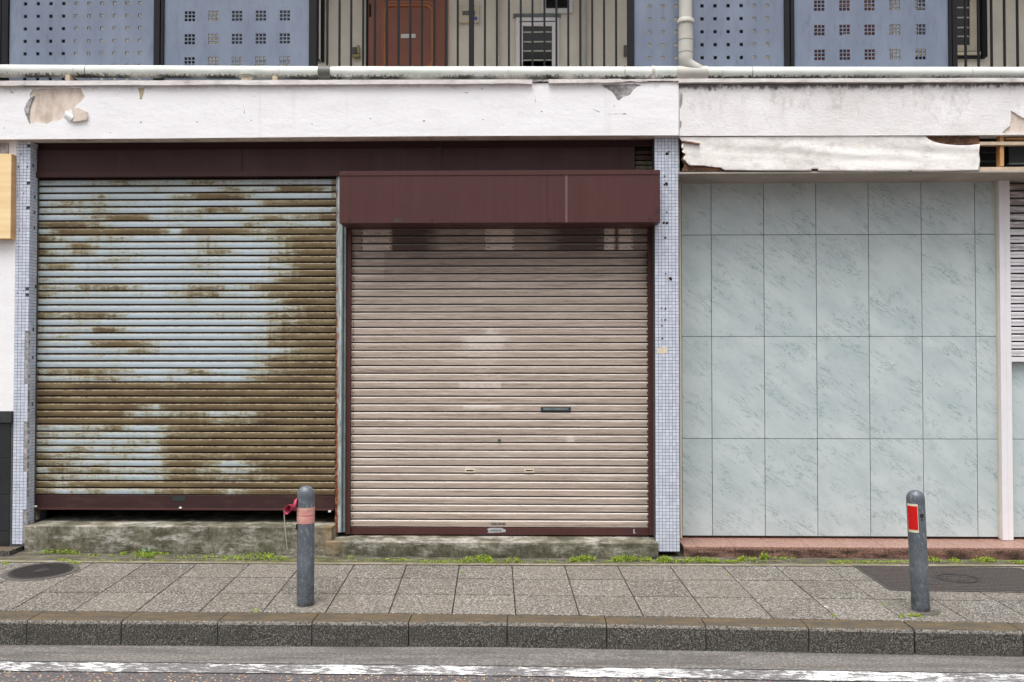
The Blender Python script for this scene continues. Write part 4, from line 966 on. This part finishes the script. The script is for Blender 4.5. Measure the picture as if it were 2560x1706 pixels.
# ---------------------------------------------------------------- rain pipes
pipe = thing('rain_pipe', 'long white rain pipe with dark mould lying along the coping', 'pipe', (0, .03, 3.85))
QY = .02; rp = .0505
def pc(px): return (178 + (182.5 - 178) * px / 800) if px < 800 else 182.5 + (184.5 - 182.5) * (px - 800) / 1760
def pq(px): q = P(px, pc(px), QY); return (q[0], QY, q[1])
b = MB(); b.tube([pq(a) for a in (-1400, 0, 400, 800, 1200, 1600, 2060, 2560, 3900)], rp, 'pvc_pipe', 28); b.build('pipe_run', pipe, smooth=True)
for a, c_, r_, m in ((798, 828, .056, 'coupling_grey'), (1628, 1636, .057, 'old_pipe_grey'), (1691, 1768, .056, 'old_pipe_grey'), (1636, 1690, .0535, 'pvc_pipe')):
    b = MB(); b.tube([pq(a), pq(c_)], r_, m, 28); b.build('coupling', pipe, smooth=True)
for a in (190, 219, 702, 1271, 1561, 1804, 1878, 2424):
    b = MB(); q = pq(a); b.tube([(q[0] - .002, q[1], q[2]), (q[0] + .002, q[1], q[2])], rp + .0022, 'coupling_grey' if a in (1561, 1878, 219) else 'old_pipe_grey', 28); b.build('clamp', pipe, smooth=True)
for a in (179, 692):
    b = MB(); q = pq(a); b.box(q[0] - .018, q[0] + .018, QY - .06, QY + .03, q[2] - .105, q[2] - .046, 'wood_pale'); b.build('pipe_support', pipe, .002)
b = MB(); q = P(187, 195, -.05); b.add([(q[0], -.06, q[1]), (q[0] + .10, -.06, q[1] - .075), (q[0], -.06, q[1] - .075), (q[0], 0, q[1]), (q[0] + .10, 0, q[1] - .075), (q[0], 0, q[1] - .075)], [(0, 2, 1), (3, 4, 5), (0, 1, 4, 3), (1, 2, 5, 4), (2, 0, 3, 5)], 'dark_void'); b.build('bracket_wedge', pipe)
dp = thing('downpipe', 'grey white downpipe dropping in front of the blue panel into the long pipe', 'pipe', (X(1714, -.0), .0, Z(160)))
DY = 0.02; xd = X(1714, DY, 90); zt_ = lambda y: Z(y, DY, 1714)
b = MB(); b.tube([(xd, DY, 6.0), (xd, DY, zt_(62))], .0525, 'old_pipe_grey', 28); b.tube([(xd, DY, zt_(62)), (xd, DY, zt_(148))], .0575, 'old_pipe_grey', 28); b.build('pipe_run', dp, smooth=True)
b = MB(); b.lathe([(.060, 0), (.068, .008), (.068, .03), (.062, .04)], 'old_pipe_grey', 28, (xd, DY, zt_(62))); b.build('pipe_collar', dp, smooth=True)
for y in (102, 133): 
    b = MB(); b.tube([(xd, DY, zt_(y)), (xd, DY, zt_(y) - .004)], .0585, 'coupling_grey', 28); b.build('joint_ring', dp, smooth=True)
q = pq(1752); b = MB(); b.tube([(xd, DY, zt_(146)), (xd + .002, DY, zt_(156)), (xd + .02, DY, zt_(164)), (xd + .06, DY, zt_(172)), (xd + .11, DY, zt_(180)), (q[0], DY, q[2])], [.058, .057, .054, .052, .050, .046], 'old_pipe_grey', 28); b.build('elbow', dp, smooth=True)
st = thing('drain_stub', 'short capped drain stub on the coping under the long pipe', 'drain stub', (X(616, -.06), -.04, Z(206, -.06)))
b = MB(); q = P(616, 204, -.05); b.tube([(q[0], -.045, q[1] - .01), (q[0], -.045, q[1] + .035)], .042, 'cream_border', 24); b.build('stub', st, smooth=True)
b = MB(); b.tube([(q[0], -.045, q[1] + .032), (q[0], -.045, q[1] + .054)], .056, 'old_pipe_grey', 24); b.tube([(q[0], -.045, q[1] + .038), (q[0], -.045, q[1] + .043)], .0575, 'coupling_grey', 24); b.build('cap', st, smooth=True)

# ---------------------------------------------------------------- sign box on the left
sg = thing('sign_box', 'blank beige wood grain sign box cut by the left edge', 'sign', (X(-40, 0), 0, Z(490)))
b = MB(); x1 = X(28, -.065, 490); b.box(x1 - 1.0, x1 - .003, -.065, -.06, Z(597, -.065, 20), Z(385, -.065, 20), 'beige_laminate'); b.build('sign_face', sg, .002)
b = MB(); b.box(x1 - 1.0, x1, -.06, .0, Z(597.5, -.065, 20), Z(385, -.065, 20), 'beige_laminate_side'); b.build('sign_case', sg, .002)

# ---------------------------------------------------------------- bollards
def bollard(name, label, loc, rot, slot=False):
    t = thing(name, label, 'bollard', loc, rot, 'grey bollards along the kerb')
    b = MB(); r0 = .0545; H = .745; prof = [(r0, -.05), (r0, H - .05)]
    for k in range(1, 9):
        a = math.pi / 2 * k / 9; prof.append((r0 * math.cos(a) ** .8, H - .05 + .058 * math.sin(a)))
    prof.append((.004, H + .0085)); b.lathe(prof, 'bollard_paint', 40)
    o = b.build('post', None, smooth=True); o.parent = t
    b = MB(); rq = random.Random(len(scene.objects)); b.add([(q_ * math.cos(a), q_ * math.sin(a), h_) for q_, h_ in ((.0545, .0012), (.058, .001), (.062, -.002)) for a in [2 * math.pi * k / 28 for k in range(28)] for q_ in [q_ + (rq.uniform(-.004, .007) if q_ > .06 else 0)]], [(i * 28 + k, i * 28 + (k + 1) % 28, (i + 1) * 28 + (k + 1) % 28, (i + 1) * 28 + k) for i in range(2) for k in range(28)], 'joint_dirt'); o = b.build('base_mortar', None); o.parent = t
    return t
def loc_child(b, name, parent, **k):
    o = b.build(name, None, **k); o.parent = parent; return o
g = G(759.5, 1519.5); B1 = bollard('bollard', 'grey bollard wrapped in faded pink tape in front of the rusty shutter', (g[0], g[1] + .04, gz(g[0], g[1], .008)), (0, 0, 0))
hb = lambda py: (1519 - py) * .00253
b = MB(); zs_ = hb(1314), hb(1274)
prof = []; rr = random.Random(3)
for k in range(13): prof.append((.0556 + rr.uniform(0, .0014), zs_[0] + (zs_[1] - zs_[0]) * k / 12))
b.lathe(prof, 'faded_tape', 40); loc_child(b, 'tape_wrap', B1, smooth=False)
b = MB(); a0 = -2.75
for zz_ in (hb(1262), hb(1318)):
    b.box(-.0535, -.0465, -.036, -.020, zz_ - .028, zz_ + .022 if zz_ > .55 else zz_ + .004, 'dark_void')
loc_child(b, 'chain_slot', B1)
# loose knot of tape and its tail
tp = thing('tape_knot', 'loose loop of pink tape with a hanging tail tied to the taped bollard', 'tape', (B1.location.x - .05, B1.location.y - .03, B1.location.z + hb(1275)))
b = MB(); vs = []; fs = []; n = 14
for i in range(n + 1):
    a = 2 * math.pi * i / n
    cx, cz = -.050 + .029 * math.cos(a) * (1 if math.cos(a) < 0 else .7), 0.029 * math.sin(a) - .006 + .012 * math.cos(a)
    for k, (dy, s_) in enumerate(((-.030, 1.0), (-.008, .82), (.012, .45))): vs.append((cx * s_ + (-.012) * (1 - s_), dy, cz * s_ + .012 * (1 - s_)))
for i in range(n):
    for k in range(2): a = i * 3 + k; fs.append((a, a + 1, a + 4, a + 3))
b.add(vs, fs, 'pink_tape')
b.add([(-.02, -.02, .02), (-.012, -.024, .05), (.006, -.022, .066), (.004, -.024, .02), (-.008, -.022, -.02), (-.03, -.022, .01)], [(0, 1, 2, 3), (0, 3, 4, 5)], 'pink_tape')
o = b.build('tape_loop', None, fix=False, smooth=True); o.parent = tp; md = o.modifiers.new('thick', 'SOLIDIFY'); md.thickness = .0012
b = MB(); b.tube([(-.074, -.02, -.012), (-.074, -.021, -.05), (-.070, -.022, -.11), (-.064, -.02, -.17), (-.054, -.02, -.26)], [.004, .0036, .003, .003, .0018], 'old_string', 6); o = b.build('tape_tail', None); o.parent = tp
g2_ = G(2303.5, 1533); B2 = bollard('bollard', 'leaning grey bollard with a red reflector at the right', (g2_[0] + .014, g2_[1] + .04, gz(g2_[0], g2_[1], .008)), (R(.6), R(-2.5), 0))
# reflector: curved plate on the front-left of the post
def curved(r, a0, a1, z0, z1, m, th=.002, n=10):
    b = MB(); vs = []; fs = []
    for i in range(n + 1):
        a = R(a0 + (a1 - a0) * i / n)
        for rr_, zz_ in ((r, z0), (r, z1), (r + th, z1), (r + th, z0)): vs.append((rr_ * math.cos(a), rr_ * math.sin(a), zz_))
    for i in range(n):
        for k in range(4): a = i * 4 + k; fs.append((a, i * 4 + (k + 1) % 4, i * 4 + 4 + (k + 1) % 4, a + 4))
    fs += [(0, 1, 2, 3), tuple(n * 4 + q for q in (3, 2, 1, 0))]
    b.add(vs, fs, m); return b
zt2 = lambda py: (1533 - py) * .00250
a_l, a_r = 188, 258
rf = loc_child(curved(.0545, a_l, a_r, zt2(1335), zt2(1264), 'cream_border'), 'reflector_plate', B2)
o = loc_child(curved(.0566, a_l + 3, a_r - 3, zt2(1328), zt2(1269), 'red_reflector', .0012), 'red_reflector', B2)
loc_child(curved(.0546, 270, 296, zt2(1298), zt2(1289), 'rust_spot', .0006), 'rust_patch', B2)
loc_child(curved(.0546, 276, 286, zt2(1306), zt2(1300), 'rust_spot', .0006), 'rust_patch', B2)

# ---------------------------------------------------------------- covers in the pavement
c = G(103, 1431); mh = thing('manhole_cover', 'round iron manhole cover with green weeds round its rim, far left', 'manhole cover', (c[0], c[1], gz(*c, .006)))
tilt = (math.atan(GA), math.atan(-GB), 0)
mh.rotation_euler = (math.atan(GA), 0, 0)
b = MB(); b.lathe([(.255, -.01), (.250, .0045), (.214, .005), (.212, .002)], 'iron_rim', 48); loc_child(b, 'rim', mh)
b = MB(); b.lathe([(.209, -.01), (.209, .006), (.205, .009), (.198, .009), (.196, .006), (.001, .006)], 'cast_iron', 48)
for k in range(-16, 17):
    for j in range(-16, 17):
        x, y = k * .0118 + (j % 2) * .0059, j * .0118
        if .055 < math.hypot(x, y) < .19: b.box(x - .004, x + .004, y - .004, y + .004, .0055, .0085, 'cast_iron')
loc_child(b, 'lid', mh)
b = MB(); b.lathe([(.052, .002), (.052, .010), (.046, .010), (.044, .007), (.001, .008)], 'cast_iron', 32); loc_child(b, 'badge', mh)
p0, p1, p2 = Vector(G(2133, 1417.5)), Vector(G(2224, 1479)), Vector(G(2549, 1424)); ex = (p2 - p0); ey = p1 - p0
uc = thing('utility_cover', 'large rectangular iron cover with slanted ribs behind the leaning bollard', 'utility cover', (p0.x, p0.y, gz(p0.x, p0.y, .006)))
b = MB()
def q3(a, c_, h): p = p0 + ex * a + ey * c_; return (p.x, p.y, gz(p.x, p.y, .008) + h)
def qbox(b, a0, a1, c0, c1, h0, h1, m):
    b.add([q3(a0, c0, h0), q3(a1, c0, h0), q3(a1, c1, h0), q3(a0, c1, h0), q3(a0, c0, h1), q3(a1, c0, h1), q3(a1, c1, h1), q3(a0, c1, h1)],
          [(0, 1, 5, 4), (1, 2, 6, 5), (2, 3, 7, 6), (3, 0, 4, 7), (4, 5, 6, 7), (3, 2, 1, 0)], m)
plain('iron_rib', S(100, 91, 87), .6, .1, var=.15, scale=40)
plain('dark_iron', S(60, 54, 54), .6, .1, var=.2, scale=40, bump=.5)
qbox(b, 0, 1, 0, 1, -.006, .001, 'dark_iron')
LX, LY = ex.length, ey.length
for i in range(40):
    for j in range(18):
        a, c_ = (i + .5) / 40, (j + .5) / 18
        if abs(((a - .5) * LX) ** 2 / .17 ** 2 + ((c_ - .5) * LY) ** 2 / .13 ** 2 - .7) < .32 or a < .02 or a > .98 or c_ < .03 or c_ > .97: continue
        d = 1 if (j // 2) % 2 else -1; w, h = .0125 / LX, .0048 / LY
        s_ = .35 * d
        pts = [(a - w, c_ - h - s_ * w * LX / LY), (a + w, c_ - h + s_ * w * LX / LY), (a + w, c_ + h + s_ * w * LX / LY), (a - w, c_ + h - s_ * w * LX / LY)]
        b.add([q3(x, y, .001) for x, y in pts] + [q3(x, y, .0045) for x, y in pts], [(4, 5, 6, 7), (0, 1, 5, 4), (1, 2, 6, 5), (2, 3, 7, 6), (3, 0, 4, 7)], 'iron_rib')
b.build('cover_plate', uc)
b = MB()
for a0, a1, c0, c1 in ((0, 1, 0, .018), (0, 1, .982, 1), (0, .008, .018, .982), (.992, 1, .018, .982)): qbox(b, a0, a1, c0, c1, .001, .004, 'iron_rim')
b.build('cover_frame', uc)
for rx_, ry_ in ((.17, .13), (.10, .07)):
    b = MB(); pts = [q3(.5 + rx_ * .8 * math.cos(t) / LX, .5 + ry_ * .8 * math.sin(t) / LY, .003) for t in [2 * math.pi * k / 36 for k in range(37)]]
    b.tube(pts, .003, 'dark_iron', 6, caps=False); b.build('cover_ring', uc)
for o in scene.objects:
    if o.parent is uc: pass

# ---------------------------------------------------------------- weeds, moss, litter
b = MB(); rw = random.Random(9)
def leaf(b, x, y, z, s, up=.6, m='weed_leaf'):
    a = rw.uniform(0, 2 * math.pi); n = Vector((math.cos(a) * (1 - up), math.sin(a) * (1 - up), up + rw.uniform(-.2, .3))).normalized()
    u = n.orthogonal().normalized(); u = Matrix.Rotation(rw.uniform(0, 6.28), 3, n) @ u; w = n.cross(u); c = Vector((x, y, z))
    b.add([c - u * s, c + w * s * .55, c + u * s, c - w * s * .55], [(0, 1, 2, 3)], m)
# pixel clusters along the foot of the building: x0, x1, y, count, height
CL = [(210, 1250, 1404, 260, .010), (1250, 2560, 1407, 420, .010), (96, 200, 1385, 170, .03), (100, 190, 1381, 60, .03), (205, 290, 1392, 30, .012), (298, 420, 1388, 200, .025), (335, 385, 1395, 160, .03), (420, 600, 1395, 90, .012), (595, 700, 1393, 170, .028), (560, 720, 1399, 170, .014),
      (700, 735, 1383, 60, .035), (785, 800, 1385, 40, .03), (868, 884, 1398, 60, .025), (1050, 1240, 1408, 160, .014), (940, 1020, 1403, 60, .014), (1150, 1232, 1403, 260, .03), (1190, 1228, 1399, 120, .03), (1265, 1305, 1406, 110, .028), (1440, 1490, 1402, 240, .032), (1425, 1438, 1404, 50, .028),
      (1528, 1630, 1403, 420, .034), (1642, 1682, 1405, 220, .032), (1690, 1800, 1406, 330, .03), (1845, 1890, 1403, 230, .032), (1900, 1928, 1399, 220, .045), (1800, 1845, 1407, 60, .015), (1930, 1990, 1398, 60, .015), (2060, 2300, 1408, 170, .012), (2320, 2350, 1404, 100, .028), (2370, 2400, 1405, 70, .02), (2425, 2495, 1404, 220, .026), (2535, 2560, 1410, 60, .02),
      (2250, 2312, 1545, 90, .022), (172, 202, 1412, 110, .022), (140, 176, 1405, 60, .02), (0, 20, 1412, 60, .012), (40, 70, 1452, 16, .005), (1150, 1156, 1435, 22, .004), (1283, 1286, 1425, 22, .006), (1700, 1716, 1434, 22, .006), (1810, 1830, 1440, 26, .006), (2198, 2226, 1516, 14, .006), (620, 645, 1531, 26, .008), (2078, 2090, 1543, 18, .008)]
from mathutils import noise as nn
for x0, x1, py, cnt, h in CL:
    k = 0
    while k < cnt * 6:
        k += 1; px = rw.uniform(x0, x1)
        if nn.noise(Vector((px * .06, py * .1, 0))) < -.12 and rw.random() < .8: continue
        x, y = G(px, py + rw.gauss(0, 1.5)); y += .012
        y = min(y, -.085) if py < 1420 and (813 < px < 1647) else y
        e = 1 - abs(2 * (px - x0) / (x1 - x0) - 1) ** 2 * .6
        leaf(b, x, y, gz(x, y, .004) + rw.random() ** 1.2 * h * e * rw.choice((.5, .8, 1.2)), rw.uniform(.0025, .0065), rw.choice((.3, .6, .7)))
o = b.build('weeds', None, fix=False); tag(o, 'low bright green weeds growing along the foot of the shop fronts', 'weeds', kind='stuff')
b = MB(); f0 = yrow[0]
for k in range(9000):
    px = rw.uniform(-60, 2640); 
    if nn.noise(Vector((px * .012, 3.3, 0))) + rw.uniform(-.2, .2) < -.02: continue
    x, y0_ = G(px, 1412); y = f0(x) + .03 + rw.gauss(0, .014); leaf(b, x, y, gz(x, y, .009) + rw.random() * .004, rw.uniform(.002, .0045), .9, 'moss')
# moss threads in slab joints
for i in range(2600):
    r = rw.choice((1, 2)); x = rw.uniform(-3.4, 3.4)
    if nn.noise(Vector((x * 1.1, r * 7.7, 2))) < .12: continue
    y = yrow[r](x) + rw.gauss(0, .0025); leaf(b, x, y, gz(x, y, .007), rw.uniform(.002, .004), .9, 'moss')
o = b.build('moss', None, fix=False); tag(o, 'thin moss line in the pavement joints', 'moss', kind='stuff')
# seedling
sd = thing('seedling', 'tiny seedling with two round leaves against the mossy doorstep', 'seedling', (*G(370, 1390), gz(*G(370, 1390))))
def disc(b, c, r, n, m): 
    u = n.orthogonal().normalized(); w = n.cross(u); b.add([c + (u * math.cos(a) + w * math.sin(a)) * r for a in [2 * math.pi * k / 10 for k in range(10)]], [tuple(range(10))], m)
L = sd.location
for dx, dz, r_ in ((.015, .06, .011), (-.035, .048, .008), (-.022, .044, .008), (.012, .042, .007)):
    b = MB(); disc(b, Vector((dx, -.01, dz)), r_, Vector((.1, -.8, .5)).normalized(), 'dull_leaf'); o = b.build('leaf', None, fix=False); o.parent = sd
b = MB(); b.tube([(0, 0, 0), (.008, -.004, .035), (.014, -.01, .068)], .0015, 'weed_leaf', 5); b.tube([(0, 0, 0), (-.02, -.004, .03), (-.034, -.01, .056)], .0012, 'weed_leaf', 5); o = b.build('stem', None); o.parent = sd
# litter
def scrap(px, py, w, h, m, name, label, off=0.0, cat='litter'):
    x, y = G(px, py, off); z = gz(x, y, off + .012); b = MB(); n = 7
    vs = [(w * math.cos(a) * rw.uniform(.7, 1.1), w * .7 * math.sin(a), rw.uniform(0, h)) for a in [2 * math.pi * k / n for k in range(n)]] + [(0, 0, h * 1.2)]
    b.add(vs, [(k, (k + 1) % n, n) for k in range(n)] + [tuple(reversed(range(n)))], m); o = b.build(name, None); o.location = (x, y, z); tag(o, label, cat)
scrap(838, 1613, .011, .008, 'paper', 'paper_scrap', 'crumpled white paper scrap in the gutter near the taped bollard', RD)
scrap(826, 1617, .007, .004, 'paper', 'paper_scrap', 'smaller flat paper scrap beside the crumpled one in the gutter', RD)
scrap(1675, 1463, .008, .003, 'paper', 'paper_scrap', 'white paper fleck on the slabs in front of the tiled pier')
scrap(853, 1557, .012, .006, 'dead_leaf', 'fallen_leaf', 'brown fallen leaf on the kerb right of the taped bollard', 0, 'leaf')
x, y = G(2066, 1523); cb = MB(); cb.tube([(x - .010, y + .014, gz(x, y, .012)), (x + .008, y - .012, gz(x, y, .012))], .004, 'paper', 8); tag(cb.build('cigarette_butt', None), 'white cigarette butt on the slabs left of the leaning bollard', 'litter')
